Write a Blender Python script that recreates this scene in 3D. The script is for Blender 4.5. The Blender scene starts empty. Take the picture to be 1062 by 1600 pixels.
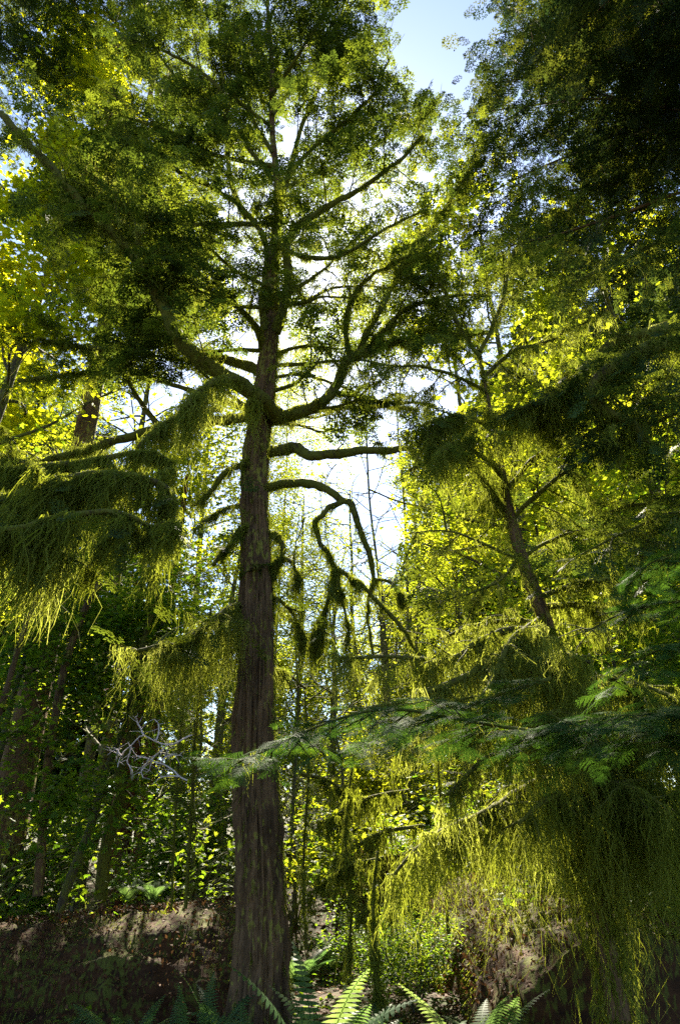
import bpy, math, random
import numpy as np
from mathutils import Vector, Matrix

rng = np.random.default_rng(7)
random.seed(7)
SC = bpy.context.scene
COL = SC.collection

# ------------------------------------------------------------------ camera, sky, sun, exposure
F = 1043.0                      # focal length in pixels of the 1062 x 1600 photograph
PITCH = math.radians(25.6)
EYE = np.array([0.0, 0.0, 1.6])
cam = bpy.data.cameras.new("camera")
cam.sensor_fit = 'VERTICAL'; cam.sensor_height = 36.0
cam.lens = 36.0 * F / 1600.0
cam.clip_start = 0.05; cam.clip_end = 2000
cam_o = bpy.data.objects.new("camera", cam); COL.objects.link(cam_o)
cam_o.location = EYE; cam_o.rotation_euler = (math.radians(90) + PITCH, 0, 0)
SC.camera = cam_o
FW = np.array([0, math.cos(PITCH), math.sin(PITCH)])
UP = np.array([0, -math.sin(PITCH), math.cos(PITCH)])


def at(px, py, Y):
    """the point of the place that stands at world depth Y on the line of sight through a photo pixel"""
    d = FW + np.array([1.0, 0, 0]) * (px - 531) / F + UP * (800 - py) / F
    return EYE + d * (Y / d[1])


def gx(px, Y):
    return at(px, 1300, Y)[0]


def pw(w, p):
    """radius in metres of something w pixels wide at p"""
    return 0.5 * w * float(np.dot(np.asarray(p) - EYE, FW)) / F


sd = at(504, 440, 10) - EYE; sd /= np.linalg.norm(sd)
SUN_EL = math.asin(sd[2]); SUN_AZ = math.atan2(sd[0], sd[1])
world = bpy.data.worlds.new("World"); SC.world = world; world.use_nodes = True
wn = world.node_tree
bg = wn.nodes["Background"]
sky = wn.nodes.new("ShaderNodeTexSky"); sky.sky_type = 'NISHITA'; sky.sun_disc = False
sky.sun_elevation = SUN_EL; sky.sun_rotation = SUN_AZ
sky.air_density = 1.0; sky.dust_density = 0.4; sky.ozone_density = 3.0
wn.links.new(sky.outputs[0], bg.inputs[0]); bg.inputs[1].default_value = 0.055
sun = bpy.data.lights.new("sun", 'SUN'); sun.energy = 5.0; sun.angle = math.radians(0.53)
sun.color = (1.0, 0.90, 0.72)
sun_o = bpy.data.objects.new("sun", sun); COL.objects.link(sun_o)
sun_o.rotation_euler = Vector(sd).to_track_quat('Z', 'Y').to_euler(); sun_o.location = (0, 30, 30)
SC.view_settings.view_transform = 'Standard'; SC.view_settings.look = 'None'
SC.view_settings.exposure = 2.5; SC.view_settings.gamma = 1.0
SC.render.engine = 'CYCLES'
cy = SC.cycles
cy.max_bounces = 6; cy.diffuse_bounces = 4; cy.glossy_bounces = 2; cy.transmission_bounces = 4
cy.transparent_max_bounces = 8; cy.use_denoising = False; cy.sample_clamp_indirect = 6.0
cy.caustics_reflective = False; cy.caustics_refractive = False


# ------------------------------------------------------------------ materials
def _mat(name):
    m = bpy.data.materials.new(name); m.use_nodes = True
    nt = m.node_tree; nt.nodes.clear()
    out = nt.nodes.new("ShaderNodeOutputMaterial")
    return m, nt, out


def _ramp(nt, stops):
    r = nt.nodes.new("ShaderNodeValToRGB")
    el = r.color_ramp.elements
    while len(el) < len(stops): el.new(0.5)
    for e, (p, c) in zip(el, stops):
        e.position = p; e.color = (*c, 1)
    return r


def leaf_mat(name, cols, tcols, mix=0.5, rough=0.6, spec=0.12):
    m, nt, out = _mat(name)
    a = nt.nodes.new("ShaderNodeAttribute"); a.attribute_name = "rnd"
    geo = nt.nodes.new("ShaderNodeNewGeometry")
    nz = nt.nodes.new("ShaderNodeTexNoise"); nz.inputs["Scale"].default_value = 0.9; nz.inputs["Detail"].default_value = 2
    nt.links.new(geo.outputs["Position"], nz.inputs["Vector"])
    ad = nt.nodes.new("ShaderNodeMath"); ad.operation = 'MULTIPLY_ADD'; ad.inputs[1].default_value = 0.7
    nt.links.new(a.outputs["Fac"], ad.inputs[0])
    sb = nt.nodes.new("ShaderNodeMath"); sb.operation = 'MULTIPLY_ADD'; sb.inputs[1].default_value = 1.2; sb.inputs[2].default_value = -0.45
    nt.links.new(nz.outputs["Fac"], sb.inputs[0]); nt.links.new(sb.outputs[0], ad.inputs[2])
    n = len(cols) - 1
    r1 = _ramp(nt, [(i / n, c) for i, c in enumerate(cols)]); r2 = _ramp(nt, [(i / n, c) for i, c in enumerate(tcols)])
    nt.links.new(ad.outputs[0], r1.inputs[0]); nt.links.new(ad.outputs[0], r2.inputs[0])
    p = nt.nodes.new("ShaderNodeBsdfPrincipled"); p.inputs["Roughness"].default_value = rough
    p.inputs["Specular IOR Level"].default_value = spec
    t = nt.nodes.new("ShaderNodeBsdfTranslucent")
    nt.links.new(r1.outputs[0], p.inputs["Base Color"]); nt.links.new(r2.outputs[0], t.inputs["Color"])
    mx = nt.nodes.new("ShaderNodeMixShader"); mx.inputs[0].default_value = mix
    nt.links.new(p.outputs[0], mx.inputs[1]); nt.links.new(t.outputs[0], mx.inputs[2])
    nt.links.new(mx.outputs[0], out.inputs[0])
    return m


def bark_mat(name, dark, mid, fleck, stretch=(1, 1, 0.12), scale=14, fleck_at=0.62, bump=0.6):
    m, nt, out = _mat(name)
    geo = nt.nodes.new("ShaderNodeNewGeometry")
    mp = nt.nodes.new("ShaderNodeMapping"); mp.inputs["Scale"].default_value = stretch
    nt.links.new(geo.outputs["Position"], mp.inputs[0])
    n1 = nt.nodes.new("ShaderNodeTexNoise"); n1.inputs["Scale"].default_value = scale; n1.inputs["Detail"].default_value = 8; n1.inputs["Roughness"].default_value = 0.7
    nt.links.new(mp.outputs[0], n1.inputs["Vector"])
    r = _ramp(nt, [(0.32, dark), (0.62, mid)]); nt.links.new(n1.outputs["Fac"], r.inputs[0])
    mp2 = nt.nodes.new("ShaderNodeMapping"); mp2.inputs["Scale"].default_value = (1, 1, 0.45)
    nt.links.new(geo.outputs["Position"], mp2.inputs[0])
    n2 = nt.nodes.new("ShaderNodeTexNoise"); n2.inputs["Scale"].default_value = 26; n2.inputs["Detail"].default_value = 5
    nt.links.new(mp2.outputs[0], n2.inputs["Vector"])
    n3 = nt.nodes.new("ShaderNodeTexNoise"); n3.inputs["Scale"].default_value = 2.1; n3.inputs["Detail"].default_value = 2
    nt.links.new(geo.outputs["Position"], n3.inputs["Vector"])
    s = nt.nodes.new("ShaderNodeMath"); s.operation = 'MULTIPLY_ADD'; s.inputs[1].default_value = 0.35
    nt.links.new(n3.outputs["Fac"], s.inputs[0])
    k = nt.nodes.new("ShaderNodeMath"); k.operation = 'MULTIPLY'; k.inputs[1].default_value = 0.8
    nt.links.new(n2.outputs["Fac"], k.inputs[0]); nt.links.new(k.outputs[0], s.inputs[2])
    r2 = _ramp(nt, [(fleck_at - 0.04, (0, 0, 0)), (fleck_at + 0.03, (1, 1, 1))]); nt.links.new(s.outputs[0], r2.inputs[0])
    mx = nt.nodes.new("ShaderNodeMix"); mx.data_type = 'RGBA'
    nt.links.new(r2.outputs[0], mx.inputs[0]); nt.links.new(r.outputs[0], mx.inputs[6]); mx.inputs[7].default_value = (*fleck, 1)
    p = nt.nodes.new("ShaderNodeBsdfPrincipled"); p.inputs["Roughness"].default_value = 0.85; p.inputs["Specular IOR Level"].default_value = 0.2
    nt.links.new(mx.outputs[2], p.inputs["Base Color"])
    b = nt.nodes.new("ShaderNodeBump"); b.inputs["Strength"].default_value = bump; b.inputs["Distance"].default_value = 0.03
    nt.links.new(n1.outputs["Fac"], b.inputs["Height"]); nt.links.new(b.outputs[0], p.inputs["Normal"])
    nt.links.new(p.outputs[0], out.inputs[0])
    return m


M = {
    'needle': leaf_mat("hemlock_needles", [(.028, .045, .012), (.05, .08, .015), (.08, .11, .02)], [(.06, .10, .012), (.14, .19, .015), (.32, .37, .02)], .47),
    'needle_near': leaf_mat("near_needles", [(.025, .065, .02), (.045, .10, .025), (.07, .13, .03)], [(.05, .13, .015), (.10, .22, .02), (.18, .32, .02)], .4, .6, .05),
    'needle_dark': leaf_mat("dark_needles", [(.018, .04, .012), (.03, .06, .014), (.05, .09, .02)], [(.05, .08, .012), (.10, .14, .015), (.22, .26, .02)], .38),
    'needle_shade': leaf_mat("shaded_needles", [(.015, .035, .014), (.03, .055, .016), (.06, .085, .02)], [(.02, .045, .012), (.05, .08, .012), (.28, .30, .02)], .32),  # darker copy of the needles, shade of the overhead boughs put into the colour
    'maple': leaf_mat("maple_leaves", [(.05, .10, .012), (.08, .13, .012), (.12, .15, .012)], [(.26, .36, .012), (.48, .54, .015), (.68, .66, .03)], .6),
    'maple_yellow': leaf_mat("yellow_maple_leaves", [(.09, .12, .01), (.12, .14, .01), (.16, .15, .01)], [(.48, .56, .01), (.70, .72, .012), (.82, .78, .02)], .65),
    'alder': leaf_mat("alder_leaves", [(.04, .09, .012), (.07, .12, .014), (.10, .14, .015)], [(.24, .34, .014), (.44, .50, .02), (.64, .62, .05)], .6),
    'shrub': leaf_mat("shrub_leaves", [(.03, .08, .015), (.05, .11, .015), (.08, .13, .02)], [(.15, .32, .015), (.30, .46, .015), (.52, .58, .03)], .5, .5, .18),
    'fern': leaf_mat("fern_fronds", [(.03, .075, .025), (.05, .10, .03), (.07, .12, .03)], [(.11, .23, .05), (.20, .33, .07), (.34, .44, .11)], .48, .5, .2),
    'moss': leaf_mat("hanging_moss", [(.085, .10, .014), (.13, .15, .02), (.19, .20, .045)], [(.20, .23, .018), (.38, .43, .03), (.64, .67, .13)], .5, .8, .1),
    'moss_dark': leaf_mat("old_moss", [(.035, .04, .008), (.055, .055, .010), (.08, .075, .012)], [(.10, .11, .010), (.18, .18, .014), (.28, .26, .02)], .5, .8, .1),
    'litter': leaf_mat("leaf_litter", [(.03, .013, .006), (.075, .031, .012), (.15, .068, .028)], [(.08, .03, .01), (.12, .06, .02), (.2, .1, .03)], .2, .7, .2),
    'bark': bark_mat("furrowed_bark", (.035, .021, .011), (.17, .10, .05), (.22, .20, .04), fleck_at=.66),
    'branch': bark_mat("mossy_bark", (.022, .018, .008), (.075, .062, .018), (.10, .10, .012), stretch=(1, 1, 1), scale=22, fleck_at=.50),
    'bark_grey': bark_mat("grey_bark", (.03, .026, .02), (.11, .095, .065), (.12, .13, .03), fleck_at=.58),
    'bark_red': bark_mat("red_cedar_bark", (.04, .012, .006), (.13, .045, .02), (.10, .09, .02), fleck_at=.72),
    'deadwood': bark_mat("bleached_dead_twigs", (.40, .32, .32), (.72, .62, .62), (.3, .3, .15), stretch=(1, 1, 1), scale=30, fleck_at=.8),
    'log': bark_mat("rotten_log", (.015, .008, .004), (.075, .032, .012), (.085, .09, .014), stretch=(.5, 1, 1), scale=9, fleck_at=.61, bump=1.0),
    'soil': bark_mat("forest_soil", (.015, .009, .005), (.06, .030, .013), (.04, .06, .012), stretch=(1, 1, 1), scale=5, fleck_at=.60, bump=1.0),
}


# ------------------------------------------------------------------ geometry helpers
def _hash(i, j, k):
    n = (i * 374761393 + j * 668265263 + k * 2147483647 % 998244353 + k * 1274126177) & 0xffffffff
    n = ((n ^ (n >> 13)) * 1103515245) & 0xffffffff
    return ((n ^ (n >> 16)) & 0xffff) / 65535.0


def vnoise(P):
    P = np.asarray(P, float); I = np.floor(P).astype(np.int64); f = P - I; f = f * f * (3 - 2 * f)
    r = 0
    for dx in (0, 1):
        for dy in (0, 1):
            for dz in (0, 1):
                w = (f[:, 0] if dx else 1 - f[:, 0]) * (f[:, 1] if dy else 1 - f[:, 1]) * (f[:, 2] if dz else 1 - f[:, 2])
                r = r + w * _hash(I[:, 0] + dx, I[:, 1] + dy, I[:, 2] + dz)
    return r * 2 - 1


def fbm(P, o=3):
    r = 0; a = 1.0
    for k in range(o):
        r = r + a * vnoise(np.asarray(P) * (2 ** k) + 17.3 * k); a *= 0.5
    return r


def norm(v):
    return v / np.maximum(np.linalg.norm(v, axis=-1, keepdims=True), 1e-9)


class G:
    """collects triangles and quads, links them as ONE mesh object"""
    def __init__(s):
        s.v = []; s.r = []; s.t = []; s.q = []; s.n = 0

    def add(s, v, tris=None, quads=None, rnd=None):
        v = np.asarray(v, float).reshape(-1, 3)
        s.v.append(v); s.r.append(np.full(len(v), random.random()) if rnd is None else np.asarray(rnd, float))
        if tris is not None and len(tris): s.t.append(np.asarray(tris).reshape(-1, 3) + s.n)
        if quads is not None and len(quads): s.q.append(np.asarray(quads).reshape(-1, 4) + s.n)
        s.n += len(v)

    def build(s, name, mat, parent=None, smooth=False):
        if not s.n: return None
        v = np.concatenate(s.v); r = np.concatenate(s.r)
        if parent is not None:
            root = parent
            while root.parent: root = root.parent
            v = v - np.array(root.location)
        t = np.concatenate(s.t) if s.t else np.zeros((0, 3), int)
        q = np.concatenate(s.q) if s.q else np.zeros((0, 4), int)
        me = bpy.data.meshes.new(name)
        me.vertices.add(len(v)); me.vertices.foreach_set("co", v.astype(np.float32).ravel())
        loops = np.concatenate([t.ravel(), q.ravel()]).astype(np.int32)
        me.loops.add(len(loops)); me.loops.foreach_set("vertex_index", loops)
        tot = np.concatenate([np.full(len(t), 3), np.full(len(q), 4)]).astype(np.int32)
        st = np.concatenate([[0], np.cumsum(tot)[:-1]]).astype(np.int32)
        me.polygons.add(len(tot)); me.polygons.foreach_set("loop_start", st)
        me.polygons.foreach_set("use_smooth", np.full(len(tot), smooth))
        me.update(calc_edges=True)
        a = me.attributes.new("rnd", 'FLOAT', 'POINT'); a.data.foreach_set("value", r.astype(np.float32))
        me.materials.append(M[mat])
        o = bpy.data.objects.new(name, me); COL.objects.link(o); o.parent = parent
        return o


def tag(o, label=None, cat=None, group=None, kind=None):
    if label: o['label'] = label
    if cat: o['category'] = cat
    if group: o['group'] = group
    if kind: o['kind'] = kind
    return o


def empty(name, loc, label, cat, group=None):
    o = bpy.data.objects.new(name, None); COL.objects.link(o); o.location = [float(c) for c in loc]
    o.empty_display_size = 0.2
    return tag(o, label, cat, group)


def kids(o):
    return [c for c in bpy.data.objects if c.parent is o]


def copy_tree(o, parent=None):
    c = o.copy(); COL.objects.link(c)
    if parent: c.parent = parent
    for ch in kids(o): copy_tree(ch, c)
    return c


def resample(P, n, rad=None):
    """smooth curve (Catmull-Rom) through P with n points"""
    P = np.asarray(P, float)
    if len(P) == 2: P = np.array([P[0], (P[0] + P[1]) / 2, P[1]]); rad = None if rad is None else [rad[0], (rad[0] + rad[1]) / 2, rad[1]]
    m = len(P)
    d = np.concatenate([[0], np.cumsum(np.linalg.norm(np.diff(P, axis=0), axis=1))]); d /= max(d[-1], 1e-9)
    Q = np.vstack([2 * P[0] - P[1], P, 2 * P[-1] - P[-2]])
    u = np.linspace(0, 1, n); k = np.clip(np.searchsorted(d, u, side='right') - 1, 0, m - 2)
    t = ((u - d[k]) / np.maximum(d[k + 1] - d[k], 1e-9))[:, None]
    p0, p1, p2, p3 = Q[k], Q[k + 1], Q[k + 2], Q[k + 3]
    C = 0.5 * ((2 * p1) + (-p0 + p2) * t + (2 * p0 - 5 * p1 + 4 * p2 - p3) * t * t + (-p0 + 3 * p1 - 3 * p2 + p3) * t ** 3)
    if rad is None: return C
    return C, np.interp(u, d, rad)


def plen(P):
    return float(np.linalg.norm(np.diff(P, axis=0), axis=1).sum())


def tube(g, P, R, sides=8, rough=0.0, freq=6.0, ridge=0.0):
    P = np.asarray(P, float); R = np.broadcast_to(np.asarray(R, float), (len(P),))
    T = norm(np.gradient(P, axis=0))
    ref = np.array([0.31, 0.87, 0.37]) if abs(T[:, 2]).mean() > .6 else np.array([0.05, 0.1, 1.0])
    A = norm(np.cross(T, ref)); B = np.cross(T, A)
    th = np.linspace(0, 2 * np.pi, sides, endpoint=False)
    D = A[:, None, :] * np.cos(th)[None, :, None] + B[:, None, :] * np.sin(th)[None, :, None]
    rr = np.repeat(R[:, None], sides, 1)
    if rough:
        q = (P[:, None, :] + D * rr[..., None]).reshape(-1, 3)
        rr = rr * (1 + rough * fbm(q * freq, 3).reshape(rr.shape))
    if ridge:
        s = np.concatenate([[0], np.cumsum(np.linalg.norm(np.diff(P, axis=0), axis=1))])
        k = 9 * 2
        X = np.stack([np.repeat(np.cos(th)[None] * 6.5, len(P), 0), np.repeat(np.sin(th)[None] * 6.5, len(P), 0), np.repeat(s[:, None] * 2.2, sides, 1)], -1).reshape(-1, 3)
        nn = np.abs(vnoise(X)) * 1.2 + 0.5 * np.abs(vnoise(X * np.array([2.3, 2.3, 2.0]) + 5)) + .3 * np.abs(vnoise(X * 5))
        rr = rr * (1 - ridge * 0.8 + ridge * nn.reshape(rr.shape))
    V = P[:, None, :] + D * rr[..., None]
    n = len(P)
    i = np.arange(n - 1)[:, None] * sides; j = np.arange(sides)[None]; j2 = (j + 1) % sides
    Q = np.stack([i + j, i + j2, i + sides + j2, i + sides + j], -1).reshape(-1, 4)
    V = V.reshape(-1, 3)
    caps = []
    for base, c in ((0, P[0]), ((n - 1) * sides, P[-1])):
        ci = len(V); V = np.vstack([V, c[None]])
        a = base + np.arange(sides); b = base + (np.arange(sides) + 1) % sides
        caps.append(np.stack([a, b, np.full(sides, ci)], -1))
    g.add(V, np.concatenate(caps), Q)
    return D


def frames(X, Nh):
    """rotation matrices whose columns are x = X, z near Nh"""
    X = norm(X); Y = norm(np.cross(Nh, X)); Z = np.cross(X, Y)
    return np.stack([X, Y, Z], -1)


def inst(g, tv, tt, Rm, T, S):
    n = len(T); k = len(tv)
    if not n: return
    V = np.einsum('nij,kj->nki', Rm, tv) * np.asarray(S).reshape(-1, 1, 1) + T[:, None, :]
    Fc = tt[None] + (np.arange(n) * k)[:, None, None]
    g.add(V.reshape(-1, 3), tris=Fc.reshape(-1, 3), rnd=np.repeat(rng.random(n), k))


def rdir(n, sz=1.0):
    v = rng.normal(size=(n, 3)); v[:, 2] *= sz
    return norm(v)


# ---- leaf templates: x along the leaf, z its upper side
LEAF = (np.array([(0, 0, 0), (.35, .27, .07), (1, 0, -.08), (.35, -.27, .07), (.72, .16, .0), (.72, -.16, .0)], float),
        np.array([(0, 2, 1), (0, 3, 2), (1, 2, 4), (3, 5, 2)]))
MAPLE = (np.array([(.28, 0, 0), (0, 0, 0), (.02, -.34, .05), (.3, -.6, -.02), (.42, -.26, .03), (.72, -.42, -.02), (.66, -.14, .02), (1.0, 0, -.08),
                   (.66, .14, .02), (.72, .42, -.02), (.42, .26, .03), (.3, .6, -.02), (.02, .34, .05)], float),
         np.array([(0, i, i + 1) for i in range(1, 12)] + [(0, 12, 1)]))
RHOMB = (np.array([(0, 0, 0), (.45, .3, .06), (1, 0, -.05), (.45, -.3, .06)], float), np.array([(0, 2, 1), (0, 3, 2)]))


def spray_template(nt_=9, per=3, nl=.10, nw=.026, droop=.18, seed=1, up=.02):
    """flat conifer spray, 1 long: twigs on both sides, each set with needles"""
    r = random.Random(seed); V = []; T = []
    def needle(p, d, l, w):
        d = Vector(d).normalized(); s = d.cross(Vector((0, 0, 1))).normalized() * w
        p = Vector(p); b = len(V)
        V.extend([p, p + d * l * .5 + s, p + d * l, p + d * l * .5 - s]); T.extend([(b, b + 1, b + 2), (b, b + 2, b + 3)])
    def twig(p, d, L, n):
        d = Vector(d).normalized()
        for i in range(n):
            t = (i + .5) / n; q = Vector(p) + d * L * t
            for sgn in (-1, 1):
                a = math.radians(r.uniform(38, 66)) * sgn
                dd = Vector((d.x * math.cos(a) - d.y * math.sin(a), d.x * math.sin(a) + d.y * math.cos(a), r.uniform(-.2, .15)))
                needle(q, dd, nl * r.uniform(.7, 1.1) * (1 - .3 * t), nw)
        needle(Vector(p) + d * L * .92, d, nl * .8, nw)
        b = len(V); s = d.cross(Vector((0, 0, 1))).normalized() * .004
        V.extend([Vector(p) + s, Vector(p) - s, Vector(p) + d * L]); T.append((b, b + 1, b + 2))
    for i in range(nt_):
        t = (i + .6) / nt_ * .92
        for sgn in (-1, 1):
            L = (.46 * (1 - t) ** .8 + .06) * r.uniform(.75, 1.15) * (min(1, .45 + t * 2.5))
            a = math.radians(r.uniform(42, 62)) * sgn
            twig((t, 0, 0), (math.cos(a), math.sin(a), r.uniform(-.15, .1)), L, max(2, int(per * L / .3)))
    twig((0, 0, 0), (1, 0, 0), 1, per * 2)
    V = np.array([tuple(v) for v in V]); V[:, 2] += -droop * V[:, 0] ** 2 - .25 * np.abs(V[:, 1]) ** 1.5 + up
    return V, np.array(T)


SPR_MID = [spray_template(5, 2, .17, .040, seed=i) for i in range(4)]
SPR_FAR = [spray_template(4, 2, .22, .055, seed=i + 9) for i in range(2)]
SPR_NEAR = [spray_template(13, 11, .042, .0075, seed=i + 20, droop=.22) for i in range(3)]


def keep_sun(P, r=15):
    """a gap in the canopy where the sun comes through"""
    d = P - EYE; d = norm(d)
    a = np.arccos(np.clip(d @ sd, -1, 1)) * F
    return (a > r) & (rng.random(len(P)) < np.clip(.42 + (a - r) / 120, 0, 1))


E1 = norm(np.cross(sd, [0, 0, 1.0])); E2 = np.cross(E1, sd)
LIT = []   # places the photograph shows in full sun: (point, radius)


def canopy(P, gaps, amin=.4):
    """gaps in the canopy through which shafts of sun fall"""
    q = np.stack([P @ E1, P @ E2, np.zeros(len(P))], -1)
    keep = np.ones(len(P), bool)
    if gaps:
        n = fbm(q / 1.15 + 4.2, 3); gg = np.where((q[:, 0] > 1.7) & (q[:, 1] > -5.5) & (q[:, 1] < -1.8), gaps * .15, gaps); keep = (n < .62 - gg) | (rng.random(len(P)) < .06)
    for c, r in LIT:
        near = (np.abs(q[:, 0] - c @ E1) < 1.5 * r) & (np.abs(q[:, 1] - c @ E2) < 1.5 * r)
        if not near.any(): continue
        near = np.nonzero(near)[0]; d = P[near] - c; a = d @ sd; off = np.linalg.norm(d - a[:, None] * sd, axis=1)
        rr = r * (1 + .45 * vnoise(q[near] * 2.2 + 11))
        keep[near[(a > amin) & (off < rr) & (rng.random(len(near)) < .96)]] = False
    return keep


for _px, _py, _Y, _r in [(190, 1412, 8.4, .34), (215, 1450, 8.0, .16), (262, 1440, 8.1, .22), (130, 1425, 8.3, .16), (240, 1478, 7.8, .13), (205, 1475, 7.8, .10), (80, 1540, 7.4, .15), (230, 1520, 7.4, .15), (325, 1430, 8.3, .13), (760, 1440, 7.0, .15), (815, 1450, 7.0, .2), (880, 1475, 6.4, .13), (745, 1540, 6.2, .12), (780, 1480, 6.8, .1), (498, 1540, 5.0, .30), (440, 1560, 4.9, .2), (560, 1560, 5.2, .25),
                         (60, 860, 4.2, .6), (190, 820, 4.3, .5), (110, 780, 4.3, .4), (320, 680, 5.5, .4), (100, 160, 10, 1.6), (20, 120, 10, 1.5), (60, 220, 10, 1.2), (20, 500, 10, 1.0), (150, 800, 4.2, .5), (230, 780, 4.3, .4), (330, 640, 5.4, .35), (30, 830, 4.0, .4), (690, 1300, 5.0, .4), (620, 1360, 5.0, .4), (760, 1100, 5.2, .5), (650, 1070, 5.2, .45), (830, 1010, 5.4, .4), (740, 760, 5.6, .4),
                         (640, 1110, 3, .3), (480, 1145, 3, .3), (820, 1140, 3, .25), (960, 1130, 3, .3), (240, 1175, 5.5, .35), (560, 1250, 11, 1.4), (650, 1230, 12, 1.3), (520, 1150, 14, 1.6), (480, 1300, 10, 1.0), (610, 1130, 14, 1.6), (710, 1170, 13, 1.3), (90, 1080, 12, 1.1), (200, 1020, 13, 1.3), (300, 1100, 12, .9), (50, 1200, 10, .8), (330, 1330, 10.5, .5), (280, 1250, 10, .6), (650, 880, 14, 1.5), (700, 700, 14, 1.6), (560, 1000, 17, 1.8), (860, 420, 12, 1.6), (960, 470, 11, 1.4), (820, 560, 12, 1.2), (1030, 640, 10.5, 1.0), (900, 560, 5.0, .4), (1010, 540, 5, .4), (1040, 900, 3.4, .25), (680, 1540, 5.2, .2), (560, 1150, 16, 2.2), (500, 1250, 12, 1.6), (640, 1290, 12, 1.3), (60, 1150, 12, 1.5), (160, 1200, 11, 1.0), (100, 950, 14, 1.5), (300, 900, 15, 1.5), (320, 1200, 12, 1.0)]:
    LIT.append((at(_px, _py, _Y), _r))


def sprays(g, P, X, S, tmpl, tilt=.35, gaps=0.0):
    P = np.asarray(P, float)
    if not len(P): return
    X = np.asarray(X, float); S = np.asarray(S, float)
    k = keep_sun(P + norm(X) * S[:, None] * .5, 34) & canopy(P, gaps); P, X, S = P[k], X[k], S[k]
    N = np.array([0, 0, 1.0]) + rng.normal(size=P.shape) * tilt
    ch = rng.integers(0, len(tmpl), len(P))
    for c in range(len(tmpl)):
        m = ch == c
        if m.any(): inst(g, tmpl[c][0], tmpl[c][1], frames(X[m], N[m]), P[m], S[m])


def leaves(g, P, S, tmpl, tilt=.5, hang=.0, gaps=.55):
    P = np.asarray(P, float); k = keep_sun(P, 18) & canopy(P, gaps); P = P[k]; S = np.broadcast_to(S, (len(k),))[k]
    n = len(P); az = rng.random(n) * 2 * np.pi
    X = np.stack([np.cos(az), np.sin(az), rng.normal(size=n) * .3 - hang], -1)
    N = np.array([0, 0, 1.0]) + rng.normal(size=(n, 3)) * tilt
    inst(g, tmpl[0], tmpl[1], frames(X, N), P, S)


def strands(g, P, L, w=.009, seg=6, lean=None, barb=.5, sway=.05, rv=None):
    """hanging moss: ragged tapering ribbons with small side wisps"""
    P = np.asarray(P, float); n = len(P)
    if not n: return
    L = np.broadcast_to(L, (n,)).astype(float); w = np.broadcast_to(w, (n,)).astype(float)
    k = keep_sun(P - np.array([0, 0, 1.0]) * L[:, None] * .5, 6) & canopy(P, 0, 2.2); P, L, w = P[k], L[k], w[k]
    if lean is not None and np.ndim(lean) == 2: lean = lean[k]
    n = len(P)
    if not n: return
    t = np.linspace(0, 1, seg + 1)
    D = np.zeros((n, 3)) + np.array([0, 0, -1.0]) + rng.normal(size=(n, 3)) * np.array([.055, .055, 0])
    if lean is not None: D = D + lean
    wob = np.cumsum(rng.normal(size=(n, seg + 1, 3)) * np.array([sway, sway, sway * .3]) / math.sqrt(seg), 1); wob[:, 0] = 0
    C = P[:, None] + (D[:, None] * t[None, :, None] + wob) * L[:, None, None]
    az = rng.random(n) * np.pi; sv = np.stack([np.cos(az), np.sin(az), np.zeros(n)], -1)
    wd = w[:, None] * (1 - t[None] ** 1.4 * .85) * rng.uniform(.45, 1.4, (n, seg + 1))
    wd2 = w[:, None] * (1 - t[None] ** 1.4 * .85) * rng.uniform(.45, 1.4, (n, seg + 1))
    A = C + sv[:, None] * wd[..., None]; B = C - sv[:, None] * wd2[..., None]
    V = np.stack([A, B], 2).reshape(n, -1, 3)
    kk = 2 * (seg + 1)
    i = np.arange(seg) * 2
    q = np.stack([i, i + 1, i + 3, i + 2], -1)
    Q = q[None] + (np.arange(n) * kk)[:, None, None]
    rv = rng.random(n) if rv is None else rv[k] * .75 + .25 * rng.random(n)
    g.add(V.reshape(-1, 3), quads=Q.reshape(-1, 4), rnd=np.repeat(rv, kk))
    if barb:
        m = max(2, int(seg * 2.5))
        tt = rng.random((n, m)); ii = np.minimum((tt * seg).astype(int), seg - 1); fr = tt * seg - ii
        ar = np.arange(n)[:, None]
        bp = C[ar, ii] * (1 - fr[..., None]) + C[ar, ii + 1] * fr[..., None]
        bd = rng.normal(size=(n, m, 3)) * .85; bd[..., 2] = -1
        bl = (np.minimum(L, .4)[:, None] * barb * .40 * rng.uniform(.4, 1, (n, m)) * (1.1 - tt))[..., None]
        e = bp + norm(bd) * bl
        s2 = norm(np.cross(bd, rng.normal(size=bd.shape))) * (w[:, None, None] * .5)
        W = np.stack([bp + s2, bp - s2, e], 2).reshape(-1, 3)
        g.add(W, tris=np.arange(len(W)).reshape(-1, 3), rnd=np.repeat(rv, 3 * m))


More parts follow.
